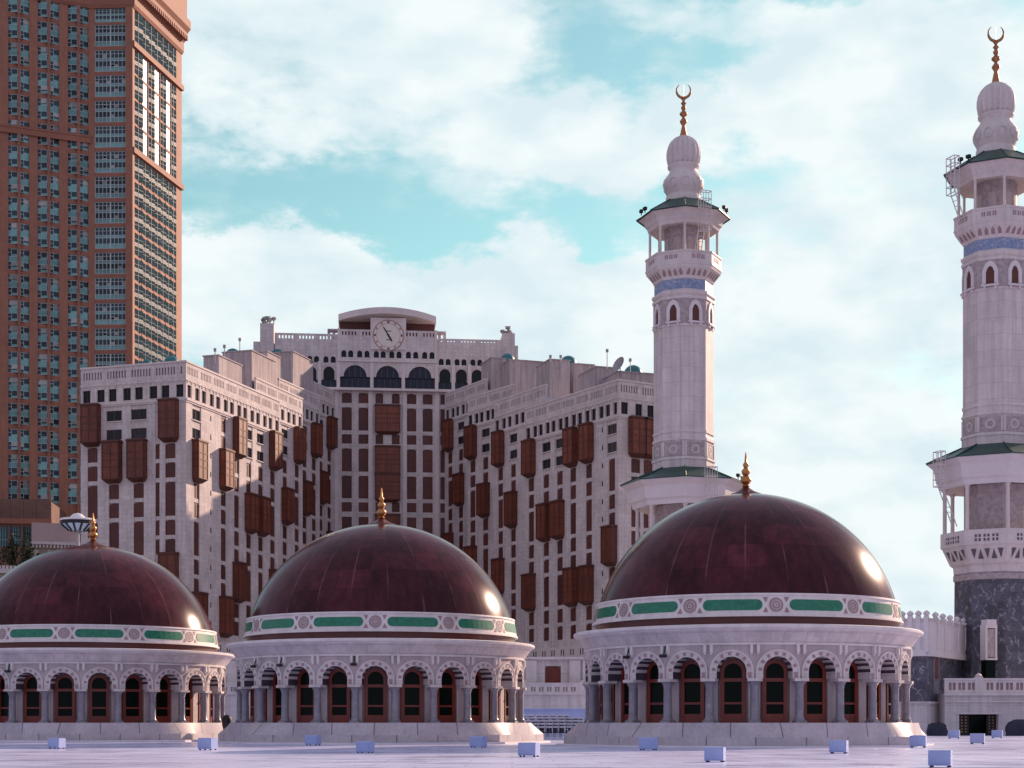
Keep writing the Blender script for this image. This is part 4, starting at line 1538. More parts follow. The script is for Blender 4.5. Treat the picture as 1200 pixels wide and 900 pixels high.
# storey with the large arches: a wall with arched openings
def arch_wall(mb, ta, tb, z0, z1, hw, spring, crown, w_front, w_back, n=10):
    tc = (ta + tb) / 2
    c = arch_curve(hw, spring, crown, n)
    def P(t, w, z):
        q = C0 + cu * t + cn * w
        return (q.x, q.y, z)
    mb.face([P(ta, w_front, z0), P(tc - hw, w_front, z0), P(tc - hw, w_front, z1), P(ta, w_front, z1)], [(ta, z0), (tc - hw, z0), (tc - hw, z1), (ta, z1)])
    mb.face([P(tc + hw, w_front, z0), P(tb, w_front, z0), P(tb, w_front, z1), P(tc + hw, w_front, z1)], [(tc + hw, z0), (tb, z0), (tb, z1), (tc + hw, z1)])
    for (x0, q0), (x1, q1) in zip(c[:-1], c[1:]):
        if abs(x1 - x0) > 1e-5:
            mb.face([P(tc + x0, w_front, q0), P(tc + x1, w_front, q1), P(tc + x1, w_front, z1), P(tc + x0, w_front, z1)], [(tc + x0, q0), (tc + x1, q1), (tc + x1, z1), (tc + x0, z1)])
        mb.face([P(tc + x0, w_front, q0), P(tc + x1, w_front, q1), P(tc + x1, w_back, q1), P(tc + x0, w_back, q0)])
    if z0 < spring:
        for s in (-1, 1):
            mb.face([P(tc + s * hw, w_front, z0), P(tc + s * hw, w_front, spring), P(tc + s * hw, w_back, spring), P(tc + s * hw, w_back, z0)])


for xa, xb in ((396.5, 435.7), (435.7, 472.5), (472.5, 511.5)):
    ta, tb = ct(xa), ct(xb)
    arch_wall(wall, ta, tb, cz(443), cz(424), 2.6, cz(442.5), cz(429.5), OV - 0.1, -0.25)
    m2 = MB()
    m2.obox(C0, cu, cn, (ta + tb) / 2 - 2.75, (ta + tb) / 2 + 2.75, 0.2, 0.3, cz(443.2), cz(428.5))
    for dt in (-1.3, 0, 1.3):
        m2.obox(C0, cu, cn, (ta + tb) / 2 + dt - .06, (ta + tb) / 2 + dt + .06, 0.3, 0.36, cz(443), cz(431), 1)
    part('arched_window', m2, ['blue_glass', 'dark_grey'], CB)
for xa, xb in ((336, 354), (354, 374.5), (374.5, 396.5), (511.5, 531), (531, 550), (550, 568), (568, 589)):
    ta, tb = ct(xa), ct(xb)
    arch_wall(wall, ta, tb, cz(447), cz(427), 1.25, cz(441), cz(431.5), OV - 0.5, -0.25)
    m2 = MB()
    m2.obox(C0, cu, cn, (ta + tb) / 2 - 1.35, (ta + tb) / 2 + 1.35, 0.0, 0.1, cz(447), cz(431))
    part('arched_window', m2, ['dark_glass'], CB)
# small paired arched windows, as dark panels in arched reveals
for xs in ((353, 372.5), (364, 384)):
    pass
small = [363, 371, 382, 390.5, 403, 411, 421.5, 430, 441, 449, 459, 467.5, 478.5, 487, 497.5, 506, 517, 525, 535.5, 543.5, 554, 562, 572, 580]
t_edges = [ct((a + b) / 2) for a, b in zip(small[:-1], small[1:])]
t_edges = [ct(356)] + t_edges + [ct(587)]
for i, x in enumerate(small):
    off = OV if 396 < x < 512 else OV - 0.4
    y0, y1, yt = (420.5, 418, 412.5) if 396 < x < 512 else (427, 425, 419.5)
    tc = ct(x)
    ta, tb = t_edges[i], t_edges[i + 1]
    # keep each arch centred on its own strip
    h = min(tc - ta, tb - tc)
    arch_wall(wall, tc - h, tc + h, cz(y0), cz(yt - 2.5), 0.56, cz(y1 - 2.5), cz(yt), off, -0.2, 8)
    if tc - h - ta > 0.01:
        wall.obox(C0, cu, cn, ta, tc - h, -0.3, off, cz(y0), cz(yt - 2.5))
    if tb - tc - h > 0.01:
        wall.obox(C0, cu, cn, tc + h, tb, -0.3, off, cz(y0), cz(yt - 2.5))
    m2 = MB()
    m2.obox(C0, cu, cn, tc - 0.6, tc + 0.6, off - 0.35, off - 0.3, cz(y0), cz(yt))
    part('small_window', m2, 'dark_glass', CB)
tl, tr, tL, tR = ct(396), ct(511.8), ct(322), ct(589)
# solid bands above and below the small windows
wall.obox(C0, cu, cn, tl, tr, -0.3, OV, cz(424), cz(420.5))
wall.obox(C0, cu, cn, tl, tr, -0.3, OV, cz(410), cz(396.5))
for a, b in ((tL, tl), (tr, tR)):
    wall.obox(C0, cu, cn, a, b, -0.3, OV - 0.4, cz(431), cz(427))
    wall.obox(C0, cu, cn, a, b, -0.35, OV - 0.4, cz(417), cz(401.5))
wall.obox(C0, cu, cn, tL, ct(356), -0.3, OV - 0.4, cz(427), cz(417))
wall.obox(C0, cu, cn, tl - 0.2, tr + 0.2, OV, OV + 0.2, cz(425.6), cz(424.2), 1)
wall.obox(C0, cu, cn, tl - 0.05, tl + 0.5, OV, OV + 0.12, cz(424), cz(387), 1)
wall.obox(C0, cu, cn, tr - 0.5, tr + 0.05, OV, OV + 0.12, cz(424), cz(387), 1)
# pierced parapets: sky shows through
def pierced(a, b, zb, zt_, off, skip=None):
    cs = []
    t, i = a + 0.9, 0
    while t < b - 0.8:
        if not (skip and skip[0] < t < skip[1]):
            cs.append((t, t + 0.34, [(zb + 0.35, zt_ - 0.45)]))
        i += 1
        t += 0.72 if i % 5 else 1.7
    P = C0 + cn * off
    facade(wall, P + cu * a, cu, cn, b - a, zb, zt_, [(x - a, y - a, o) for x, y, o in cs], depth=0.3, spd=0.0, t_start=0)
pierced(tl, tr, cz(396.5), cz(388), OV, (ct(436), ct(473)))
pierced(tL, tl, cz(401.5), cz(393.5), OV - 0.4)
pierced(tr, tR, cz(401.5), cz(396), OV - 0.4)
# end piers with rooftop plant
for xa, xb, yt in ((305, 321, 383), (589, 603, 388)):
    ta, tb = ct(xa), ct(xb)
    wall.obox(C0, cu, cn, ta, tb, -12, OV - 0.2, cz(470), cz(yt))
    m2 = MB()
    random.seed(int(xa))
    for i in range(7):
        q = C0 + cu * (ta + (tb - ta) * random.random()) + cn * (-1 - 2 * random.random())
        h = 0.6 + 1.3 * random.random()
        m2.tube([(q.x, q.y, cz(yt)), (q.x, q.y, cz(yt) + h)], 0.12, 5)
        m2.lathe([(0.1, cz(yt) + h - 0.6), (0.55, cz(yt) + h - 0.2), (0.6, cz(yt) + h + 0.1), (0.3, cz(yt) + h + 0.3)], 10, c=(q.x, q.y), cap1=True)
    q = C0 + cu * (ta + tb) / 2 - cn * 2
    for s in (-0.5, 0.5):
        m2.tube([(q.x + s, q.y, cz(yt)), (q.x + s, q.y, cz(yt) + 2.2)], 0.06, 5)
    m2.tube([(q.x - .7, q.y, cz(yt) + 2.2), (q.x + .7, q.y, cz(yt) + 2.2)], 0.06, 5)
    part('roof_equipment', m2, 'steel_grey', CB)
for xa, xb, yt in ((297, 305, 404), (603, 607, 402)):
    wall.obox(C0, cu, cn, ct(xa), ct(xb), -10, OV - 0.6, cz(470), cz(yt))
part('wall', wall, ['hotel_stone', 'hotel_trim'], CB)
# canopy: curved slab on dark recessed storey
mb = MB()
ta, tb = ct(396.5), ct(511.5)
tc = (ta + tb) / 2
hw = (tb - ta) / 2
ring_b, ring_t = [], []
npt = 24
for i in range(npt + 1):
    u = -1 + 2 * i / npt
    w = OV - 2.5 + 4.2 * (1 - u * u)
    q = C0 + cu * (tc + hw * u) + cn * w
    zz = cz(374.5) + (cz(370.2) - cz(374.5)) * (1 - u * u)
    ring_b.append((q.x, q.y, zz - 0.1))
    ring_t.append((q.x, q.y, zz + 1.35))
qa = C0 + cu * tb - cn * 9
qb = C0 + cu * ta - cn * 9
for rr, dz in ((ring_b, 0), (ring_t, 1.45)):
    rr.append((qa.x, qa.y, cz(374.5) - 0.1 + dz))
    rr.append((qb.x, qb.y, cz(374.5) - 0.1 + dz))
mb.loft([ring_b, ring_t])
part('roof_canopy', mb, 'hotel_trim', CB)
mb = MB()
mb.obox(C0, cu, cn, ta + 0.3, tb - 0.3, -9, -3.0, cz(394), cz(371))
part('roof_storey', mb, 'bay_trim', CB)
mb = MB()
for x in (385, 391, 516, 522):
    t = ct(x)
    mb.obox(C0, cu, cn, t - 0.3, t + 0.3, -4, -3.4, cz(398), cz(385.5))
for xa, xb in ((383.5, 396), (511, 523.5)):
    mb.obox(C0, cu, cn, ct(xa), ct(xb), -5, -3.2, cz(385.4), cz(382.8))
part('roof_pergola', mb, 'roof_render', CB)
# clock
clk = MB()
ccx = ct(455)
clk.obox(C0, cu, cn, ccx - 4.0, ccx + 4.0, OV - 0.6, OV + 0.3, cz(411), cz(374))
ck = part('clock_panel', clk, 'hotel_trim', CB)
def disc(mb, r0, r1, w, m, n=48):
    for i in range(n):
        a, b = 2 * math.pi * i / n, 2 * math.pi * (i + 1) / n
        P = [C0 + cu * (ccx + r * math.sin(t)) + cn * w + Vector((0, 0, cz(394.5) + r * math.cos(t))) for r, t in ((r0, a), (r1, a), (r1, b), (r0, b))]
        mb.face(P if r0 > 0 else [P[0], P[1], P[2]], None, m)
mb = MB()
disc(mb, 0, 3.3, OV + 0.36, 0)
disc(mb, 3.3, 3.5, OV + 0.40, 1)
disc(mb, 2.62, 2.7, OV + 0.39, 1)
for i in range(12):
    a = R(30 * i)
    for k in range(1):
        c = C0 + cu * (ccx + 3.02 * math.sin(a)) + cn * (OV + 0.40) + Vector((0, 0, cz(394.5) + 3.02 * math.cos(a)))
        u = cu * math.cos(a) + Vector((0, 0, -math.sin(a)))
        v = cu * math.sin(a) + Vector((0, 0, math.cos(a)))
        mb.face([c - u * .26 - v * .18, c + u * .26 - v * .18, c + u * .26 + v * .18, c - u * .26 + v * .18], None, 4 if i % 3 else 2)
for zz, wd in ((0.95, 0.65), (-1.0, 0.5)):
    c = C0 + cu * ccx + cn * (OV + 0.39) + Vector((0, 0, cz(394.5) + zz))
    mb.face([c - cu * wd - Vector((0, 0, .1)), c + cu * wd - Vector((0, 0, .1)), c + cu * wd + Vector((0, 0, .1)), c - cu * wd + Vector((0, 0, .1))], None, 3)
part('clock_face', mb, ['clock_white', 'rosette_stone', 'bay_trim', 'dark_grey', 'gold'], ck)
for nm, ang, ln, wd in (('minute_hand', -31, 2.55, 0.13), ('hour_hand', 149, 1.75, 0.19)):
    mb = MB()
    a = R(ang)
    v = cu * math.sin(a) + Vector((0, 0, math.cos(a)))
    u = cu * math.cos(a) - Vector((0, 0, math.sin(a)))
    c = C0 + cu * ccx + cn * (OV + 0.45) + Vector((0, 0, cz(394.5)))
    f = [c - v * .4 - u * wd, c - v * .4 + u * wd, c + v * ln * .7 + u * wd, c + v * ln, c + v * ln * .7 - u * wd]
    mb.face(f)
    part(nm, mb, 'dark_glass', ck)

# ------------------------------------------------------------------ red glass tower
TW = thing('glass_tower', 'tall red stone and blue glass tower rising out of the frame', 'tower', (-105, 405, GROUND_Z))
T0 = Vector(((-60 - CX) / F * 388, 388, 0))
T1 = Vector(((106.5 - CX) / F * 400.5, 400.5, 0))
T2 = Vector(((156 - CX) / F * 400.0, 400.0, 0))
T3 = Vector(((213 - CX) / F * 428, 428, 0))
ZB, ZT = 50.0, 176.5


def frame_of(A, B):
    d = (B - A)
    L = d.length
    d = d / L
    return d, Vector((d.y, -d.x, 0)), L


wall = MB()
d1, n1, L1 = frame_of(T0, T1)
d2, n2, L2 = frame_of(T1, T2)
d3, n3, L3 = frame_of(T2, T3)
PITCH = 6.25
Z1ST = 168.8                                       # centre of the first full unit
rows_z = [Z1ST + PITCH - PITCH * i for i in range(0, 20)]
# front: three V shaped window columns in view, one beyond the frame
fcx = [(-26, -2), (9.5, 34.5), (44, 69.5), (79.5, 104)]
cols = []
for xa, xb in fcx:
    ta, tb = t_at(T0, d1, xa), t_at(T0, d1, xb)
    cols.append((ta, tb, [(z - 2.55, z + 2.55) for z in rows_z]))
facade(wall, T0, d1, n1, L1, ZB, ZT, cols, depth=0.9, spd=0.1, ms=1)
for i, (ta, tb, o) in enumerate(cols):             # mid post of each pair
    tm = (ta + tb) / 2
    wall.obox(T0, d1, n1, tm - 0.28, tm + 0.28, -0.5, 0.55, ZB, ZT, 1)


def vwin_mesh(w, blinds=()):
    """two-floor glazed V bay, facing -Y, centred at origin"""
    mb = MB()
    for s in (-1, 1):
        a = (s * 0.28, -0.28)
        b = (s * w / 2, 0.45)
        A = Vector((a[0], a[1], 0)) if s > 0 else Vector((b[0], b[1], 0))
        B = Vector((b[0], b[1], 0)) if s > 0 else Vector((a[0], a[1], 0))
        d, n, L = frame_of(A, B)
        mb.obox(A, d, n, 0, L, -0.06, 0.0, -2.55, 2.55, 0)
        mb.obox(A, d, n, 0.06, L - 0.06, 0, 0.05, -0.62, 0.62, 1)
        for z in (-2.5, -0.66, 0.64, 2.42):
            mb.obox(A, d, n, 0, L, 0, 0.07, z, z + 0.09, 2)
        for z0, z1 in ((-2.41, -0.66), (0.73, 2.42)):
            mb.obox(A, d, n, 0.0, 0.09, 0, 0.07, z0, z1, 2)
            mb.obox(A, d, n, L * 0.36, L * 0.36 + 0.09, 0, 0.07, z0, z1, 2)
            mb.obox(A, d, n, L - 0.09, L, 0, 0.07, z0, z1, 2)
            mb.obox(A, d, n, 0.1, L * 0.36, 0, 0.06, z0 + 0.9, z0 + 1.0, 2)
            mb.obox(A, d, n, L * 0.36 + 0.1, L - 0.1, 0, 0.03, z0 + 0.02, z0 + 0.5, 1)
        for bs, z0, q0, q1 in blinds:
            if bs == s:
                mb.obox(A, d, n, L * q0, L * q1, 0.0, 0.045, z0, z0 + 1.0, 3)
    return mb.mesh('bay_window', ['tower_glass', 'tower_spandrel', 'tower_mullion', 'blind'])


rz1 = math.atan2(d1.y, d1.x)
for i, (ta, tb, o) in enumerate(cols):
    vms = [vwin_mesh(tb - ta, q) for q in ((), ((1, 1.3, .4, .95),), ((-1, -1.6, .4, .95), (1, -1.7, .1, .35)), ((-1, 1.35, .1, .95),), ((1, -1.5, .4, .95), (-1, 1.4, .4, .9)))]
    for z in rows_z:
        if i == 0 and z < 150:
            continue
        p = T0 + d1 * (ta + tb) / 2
        inst('bay_window', random.choice(vms), TW, (p.x, p.y, z), rz1)
# belt course on the front
wall.obox(T0, d1, n1, 0, L1, 0, 0.5, 143.0, 144.4, 1)
wall.obox(T0, d1, n1, 0, L1, 0, 0.62, 144.4, 144.9, 1)
wall.obox(T0, d1, n1, 0, L1, 0, 0.6, ZB - 1, ZB + 0.8, 1)
# glass bay stack on the frontal bay
ta, tb = t_at(T1, d2, 111), t_at(T1, d2, 147.5)
gz = [Z1ST - 5.3 + 0.0 - PITCH * i for i in range(-1, 18)]
facade(wall, T1, d2, n2, L2, ZB, ZT, [(ta, tb, [(z - 2.65, z + 2.65) for z in gz] + [(173.0, 176.4)])], depth=0.9, spd=0.1, ms=1)


def gbay_mesh(w, blinds=()):
    mb = MB()
    S0 = Vector((-w / 2, 0, 0))
    d, n = Vector((1, 0, 0)), Vector((0, -1, 0))
    mb.obox(S0, d, n, 0, w, -0.06, 0, -2.65, 2.65, 0)
    for k in range(9):
        t = w * k / 8
        wd = 0.16 if k in (0, 4, 8) else 0.06
        mb.obox(S0, d, n, max(0, t - wd), min(w, t + wd), 0, 0.14, -2.6, 2.6, 2)
    for z in (-2.62, -1.5, -0.05, 0.62, 1.7, 2.5):
        mb.obox(S0, d, n, 0, w, 0, 0.10, z, z + 0.11, 2)
    for z0, z1 in ((-0.05, 0.62), (-2.5, -1.5)):
        mb.obox(S0, d, n, 0.1, w - 0.1, 0, 0.03, z0, z1, 1)
    for k, z0, hh in blinds:
        mb.obox(S0, d, n, w * k / 8 + 0.07, w * (k + 1) / 8 - 0.07, 0.0, 0.04, z0, z0 + hh, 3)
    return mb.mesh('glass_bay', ['tower_glass', 'tower_spandrel', 'tower_mullion', 'blind'])


gm_ = gbay_mesh(tb - ta)
gms = [gm_] + [gbay_mesh(tb - ta, [(random.randrange(8), random.choice((0.73, -1.39, 1.0)), random.choice((0.5, 0.9, 0.7))) for _ in range(4)]) for _ in range(4)]
rz2 = math.atan2(d2.y, d2.x)
for z in gz:
    p = T1 + d2 * (ta + tb) / 2 + n2 * -0.3
    inst('glass_bay', random.choice(gms), TW, (p.x, p.y, z), rz2)
p = T1 + d2 * (ta + tb) / 2 + n2 * -0.3
o = inst('glass_bay', gm_, TW, (p.x, p.y, 174.7), rz2)
o.scale = (1, 1, 0.62)
# corner pier
wall.obox(T2, d2, n2, -1.75, 0.0, -0.4, 0.45, ZB, ZT, 0)
# right face
zs1, zs2 = 167.6, 141.7
ex = [157.5, 166.5, 174, 181, 188, 194.5, 201, 206.5]
tcol = [(t_at(T2, d3, a) + 0.12, t_at(T2, d3, b) - 0.12) for a, b in zip(ex[:-1], ex[1:])]
lowrows = [zs2 - 1.2 - PITCH * (i + 0.5) for i in range(14)]
hirows = [zs1 - 0.9 - 6.2 * (i + 0.5) for i in range(4)]
facade(wall, T2, d3, n3, L3, ZB, zs2 - 1.2, [(a, b, [(z - 2.7, z + 2.7) for z in lowrows]) for a, b in tcol], depth=0.8, spd=0.1, ms=1)
facade(wall, T2, d3, n3, L3, zs2 - 1.2, zs1 - 0.9, [(a, b, [(z - 2.8, z + 2.8) for z in hirows]) for a, b in tcol], depth=0.8, spd=0.1, ms=1)
facade(wall, T2, d3, n3, L3, zs1 - 0.9, ZT, [(a, b, [(zs1 + 0.6, ZT - 0.3)]) for a, b in tcol], depth=0.8, spd=0.1, ms=1)
wall.obox(T2, d3, n3, -0.4, L3 + 0.3, 0, 0.55, zs1 - 0.8, zs1 + 0.6, 1)
wall.obox(T2, d3, n3, -0.4, L3 + 0.3, 0, 0.55, zs2 - 1.1, zs2 + 0.3, 1)
rz3 = math.atan2(d3.y, d3.x)


def panel_mesh(w, h, kind):
    mb = MB()
    # saw-tooth glazing: dark panes are turned a little towards the street, pale ones, with sun glare in their colour, lie flush
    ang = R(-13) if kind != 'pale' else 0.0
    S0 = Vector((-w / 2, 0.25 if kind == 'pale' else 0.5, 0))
    d, n = Vector((math.cos(ang), math.sin(ang), 0)), Vector((math.sin(ang), -math.cos(ang), 0))
    mb.obox(S0, d, n, 0, w, -0.06, 0, -h / 2, h / 2, 0)
    mb.obox(S0, d, n, 0, 0.14, 0, 0.06, -h / 2, h / 2, 1)
    mb.obox(S0, d, n, w * 0.52, w * 0.52 + 0.12, 0, 0.06, -h / 2, h / 2, 1)
    k = 4 if h > 4 else 2
    for i in range(1, k):
        z = -h / 2 + h * i / k
        mb.obox(S0, d, n, 0.14, w, 0, 0.05, z - 0.05, z + 0.05, 1 if kind != 'pale' else 2)
    if kind != 'pale':
        mb.obox(S0, d, n, 0.14, w, 0, 0.02, -0.5, 0.5, 3)
    return mb.mesh('glass_panel', [{'dark': 'side_glass', 'pale': 'painted_glare_glass', 'teal': 'tower_spandrel'}[kind], 'shaded_side_mullion', 'dark_grey', 'shaded_side_mullion'])


for j, (a, b) in enumerate(tcol):
    p = T2 + d3 * (a + b) / 2
    w = b - a
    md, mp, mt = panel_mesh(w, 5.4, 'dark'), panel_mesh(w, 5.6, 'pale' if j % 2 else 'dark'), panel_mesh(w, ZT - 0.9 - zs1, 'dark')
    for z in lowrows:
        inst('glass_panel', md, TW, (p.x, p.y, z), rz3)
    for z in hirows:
        inst('painted_glare_panel' if j % 2 else 'upper_panel', mp, TW, (p.x, p.y, z), rz3)
    inst('upper_panel', mt, TW, (p.x, p.y, (zs1 + 0.6 + ZT - 0.3) / 2), rz3)
# body
T4 = T3 + Vector((-40, 25, 0))
T5 = T0 + Vector((-5, 45, 0))
def inset_poly(pts, k):
    c = sum(pts, Vector((0, 0, 0))) / len(pts)
    return [p + (c - p).normalized() * k for p in pts]
poly = [T0, T1, T2, T3, T4, T5]
core = inset_poly(poly, 1.4)
wall.loft([[(p.x, p.y, GROUND_Z) for p in core], [(p.x, p.y, ZT + 30) for p in core]], 1)
part('wall', wall, ['tower_red', 'tower_trim'], TW)
mb = MB()
def grow(pts, k):
    return inset_poly(pts, -k)
prof = [(0.2, 176.4), (0.6, 177.2), (0.6, 179.5), (1.6, 181.0), (1.6, 182.2), (2.4, 183.4), (2.4, 185.5), (1.4, 186.0), (1.4, 191.0), (2.6, 192.5), (2.6, 195.5), (3.4, 196.5), (3.4, 199.0)]
mb.loft([[(p.x, p.y, z) for p in grow(poly, k)] for k, z in prof])
d3g = T3 - T2
for i in range(26):                               # dentils on the right face
    q = T2 + d3 * (L3 * (i + 0.5) / 26) + n3 * 1.0
    mb.obox(q, d3, n3, -0.25, 0.25, 0, 0.9, 179.7, 180.9, 0)
part('cornice', mb, 'tower_trim', TW)

# ------------------------------------------------------------------ low buildings at the foot of the tower
PD = thing('podium_building', 'low red and dark glass podium at the foot of the red tower', 'building', (-122, 372, GROUND_Z))
pS = Vector(((-40 - CX) / F * 372, 372, 0))
pd, pn, pL = frame_of(pS, Vector(((60 - CX) / F * 374, 374, 0)))
wall = MB()
cols = [(1.2 + 2.9 * i, 3.6 + 2.9 * i, [(40.5, 45.2)]) for i in range(6)]
facade(wall, pS, pd, pn, pL, 30, 51.5, cols)
wall.obox(pS, pd, pn, 0, pL, -20, -0.36, GROUND_Z, 51)
wall.obox(pS, pd, pn, 0, pL, -0.6, 0.4, GROUND_Z, 30)
wall.obox(pS, pd, pn, -0.2, pL + 0.2, 0, 0.6, 45.8, 47.0, 1)
part('wall', wall, ['podium_brown', 'tower_trim'], PD)
mb = MB()
mb.face([(-1.2, 0.25, 0), (1.2, 0.25, 0), (1.2, 0.25, 4.7), (-1.2, 0.25, 4.7)], None, 0)
for s in (-0.55, 0, 0.55):
    mb.box((s, 0.22, 2.35), (0.08, 0.05, 4.7), m=1)
mb.box((0, 0.22, 1.6), (2.3, 0.05, 0.12), m=1)
me = mb.mesh('window', ['tower_glass', 'tower_spandrel'])
for i in range(6):
    p = pS + pd * (2.4 + 2.9 * i)
    inst('window', me, PD, (p.x, p.y, 40.5), math.atan2(pd.y, pd.x))

BG = thing('beige_building', 'beige stone building with dentil cornice and flat pink panel beside hotel wing', 'building', (-100, 345, GROUND_Z))
bS = Vector(((37 - CX) / F * 345, 345, 0))
bd, bn, bL = frame_of(bS, Vector(((120 - CX) / F * 349, 349, 0)))
wall = MB()
wall.obox(bS, bd, bn, 0, bL, -12, 0, GROUND_Z, 38.6)
wall.obox(bS, bd, bn, -0.2, bL, 0, 0.7, 38.0, 38.6, 1)
for i in range(20):
    wall.obox(bS, bd, bn, 0.1 + i * bL / 20, 0.5 + i * bL / 20, 0, 0.5, 37.3, 38.0, 1)
for i in range(5):
    t = bL * (i + 0.3) / 5
    wall.obox(bS, bd, bn, t - 0.5, t + 0.5, 0, 0.15, 20, 36.8, 1)
part('wall', wall, ['beige_stone', 'hotel_trim'], BG)
mb = MB()
mb.obox(bS, bd, bn, 0.0, bL - 5, -1.2, -0.6, 38.6, 42.7)
part('roof_panel', mb, 'pink_panel', BG)

CW = thing('crenellated_house', 'low beige stone house with crenellated roofline in front of the red podium', 'house', (-108, 330, GROUND_Z))
cS = Vector(((-30 - CX) / F * 326, 326, 0))
cd_, cn_, cL = frame_of(cS, Vector(((42 - CX) / F * 331, 331, 0)))
wall = MB()
wall.obox(cS, cd_, cn_, 0, cL, -8, 0, GROUND_Z, 31.2)
wall.obox(cS, cd_, cn_, -0.1, cL + 0.1, 0, 0.35, 30.3, 31.2, 1)
for i in range(16):
    t = cL * (i + 0.5) / 16
    wall.obox(cS, cd_, cn_, t - 0.25, t + 0.25, -0.4, 0, 31.2, 31.9, 1)
part('wall', wall, ['beige_stone', 'hotel_trim'], CW)


def tree(x, D, zb, zt, rad, label, seed):
    p = PT(x, 0, D)
    t = thing('tree', label, 'tree', (p.x, D, zb), 'small trees by the podium')
    random.seed(seed)
    mb = MB()
    mb.tube([(p.x, D, zb), (p.x + .1, D, zb + (zt - zb) * .5), (p.x, D, zt - 1)], [0.22, 0.15, 0.06], 6)
    for k in range(5):
        a = random.random() * 6.28
        mb.tube([(p.x, D, zb + (zt - zb) * .45), (p.x + rad * .6 * math.cos(a), D + rad * .6 * math.sin(a), zb + (zt - zb) * .75)], [0.1, 0.04], 5)
    part('trunk', mb, 'bark', t)
    mb = MB()
    cz_ = (zb + zt) / 2 + (zt - zb) * 0.15
    for k in range(420):
        v = Vector((random.gauss(0, 1), random.gauss(0, 1), random.gauss(0, 1))).normalized() * (random.random() ** 0.4)
        lump = 0.75 + 0.35 * math.sin(3 * v.x + seed) * math.cos(4 * v.z)
        c = Vector((p.x + v.x * rad * lump, D + v.y * rad * lump, cz_ + v.z * (zt - zb) * 0.36 * lump))
        u = Vector((random.gauss(0, 1), random.gauss(0, 1), random.gauss(0, 1))).normalized() * 0.32
        w = u.cross(Vector((random.random(), random.random(), random.random()))).normalized() * 0.22
        mb.face([c - u, c + w, c + u, c - w])
    part('crown', mb, 'leaf_dark', t)


tree(13, 340, 26, 40.2, 2.3, 'small dark tree by the red podium, the one nearer the frame edge', 3)
tree(32, 340, 26, 39.8, 2.2, 'small dark tree by the red podium, the one next to the beige building', 11)
tree(-6, 341, 26, 39.0, 2.0, 'small dark tree by the red podium, cut by the frame edge', 5)

# ------------------------------------------------------------------ light mast behind the left dome
D = 150.0
p = PT(91, 612, D)
LM = thing('light_mast', 'tall mast with saucer shaped white and blue lamp head above the left dome', 'light mast', (p.x, D, FLOOR_Z))
s = D / F
mb = MB()
mb.tube([(p.x, D, FLOOR_Z), (p.x, D, (HY - 622) * s)], [0.22, 0.16], 12)
part('pole', mb, 'steel_grey', LM, smooth=50)
zt0 = (HY - 609) * s
mb = MB()
mb.lathe([(1.55, zt0 - 0.12), (1.62, zt0 - 0.02), (1.55, zt0 + 0.06), (0.75, zt0 + 0.12), (0.62, zt0 + 0.32), (0.4, zt0 + 0.52), (0.05, zt0 + 0.62)], 32, c=(p.x, D), cap0=True)
part('lamp_cap', mb, 'lamp_white', LM, smooth=40)
mb = MB()
mb.lathe([(0.62, zt0 - 1.0), (0.75, zt0 - 1.02), (1.45, zt0 - 0.45), (1.50, zt0 - 0.12)], 24, c=(p.x, D), cap0=True, mseg=[1, 0, 1])
for i in range(12):
    a = 2 * math.pi * i / 12
    mb.tube([(p.x + 0.77 * math.sin(a), D - 0.77 * math.cos(a), zt0 - 1.02), (p.x + 1.5 * math.sin(a), D - 1.5 * math.cos(a), zt0 - 0.42)], 0.1, 5, m=1)
part('lamp_glazing', mb, ['lamp_blue', 'black_stuff'], LM)

# ------------------------------------------------------------------ roof gallery behind the domes
GL = thing('roof_gallery', 'white stone gallery with balustrade and brown arched doors behind the domes', 'gallery', (-15, 146, FLOOR_Z))
gS = Vector((-60, 148, 0))
gd, gn = Vector((1, 0, 0)), Vector((0, -1, 0))
gt = lambda x: t_at(gS, gd, x)
gz_ = lambda y: (HY - y) * 148 / F
wall = MB()
tx = gt(648)
dcols = []
k = -6
opts = []
for k in range(-9, 3):
    t = tx + k * 5.2
    if 1 < t < 92:
        opts.append(t)
facade(wall, gS, gd, gn, 68.5, gz_(801), gz_(770), [(t - 0.72, t + 0.72, [(gz_(800), gz_(780.5))]) for t in opts], depth=0.6, spd=0.0)
wall.obox(gS, gd, gn, 0.05, 68.4, -6, -0.5, FLOOR_Z, gz_(770.5))
wall.obox(gS, gd, gn, -0.1, 68.6, 0, 0.35, gz_(773), gz_(770), 1)
for t in opts:
    for dt in (-2.0, 2.0):
        wall.obox(gS, gd, gn, t + dt - 0.5, t + dt + 0.5, 0, 0.3, gz_(801), gz_(774), 1)
# lower wall under the balustrade
wall.obox(gS, gd, gn, 0, 68.5, -0.4, 2.2, FLOOR_Z, gz_(813.5))
wall.obox(gS, gd, gn, -0.1, 68.6, 2.2, 2.4, gz_(814.5), gz_(812.5), 1)
part('wall', wall, ['marble_white', 'marble_trim'], GL)
bal = MB()
cs = []
t = 0.5
i = 0
while t < 67.5:
    cs.append((t, t + 0.42, [(gz_(811), gz_(805.5))]))
    i += 1
    t += 0.72 if i % 6 else 1.5
bS2 = gS + gn * 2.25
facade(bal, bS2, gd, gn, 68.5, gz_(812.5), gz_(802.5), cs, depth=0.22, spd=0.0, t_start=0)
bal.obox(bS2, gd, gn, -0.05, 68.55, -0.27, 0.05, gz_(802.5), gz_(801), 0)
for a, b, o in cs:
    bal.obox(bS2, gd, gn, a + 0.17, b - 0.17, -0.15, -0.07, gz_(811), gz_(805.5))
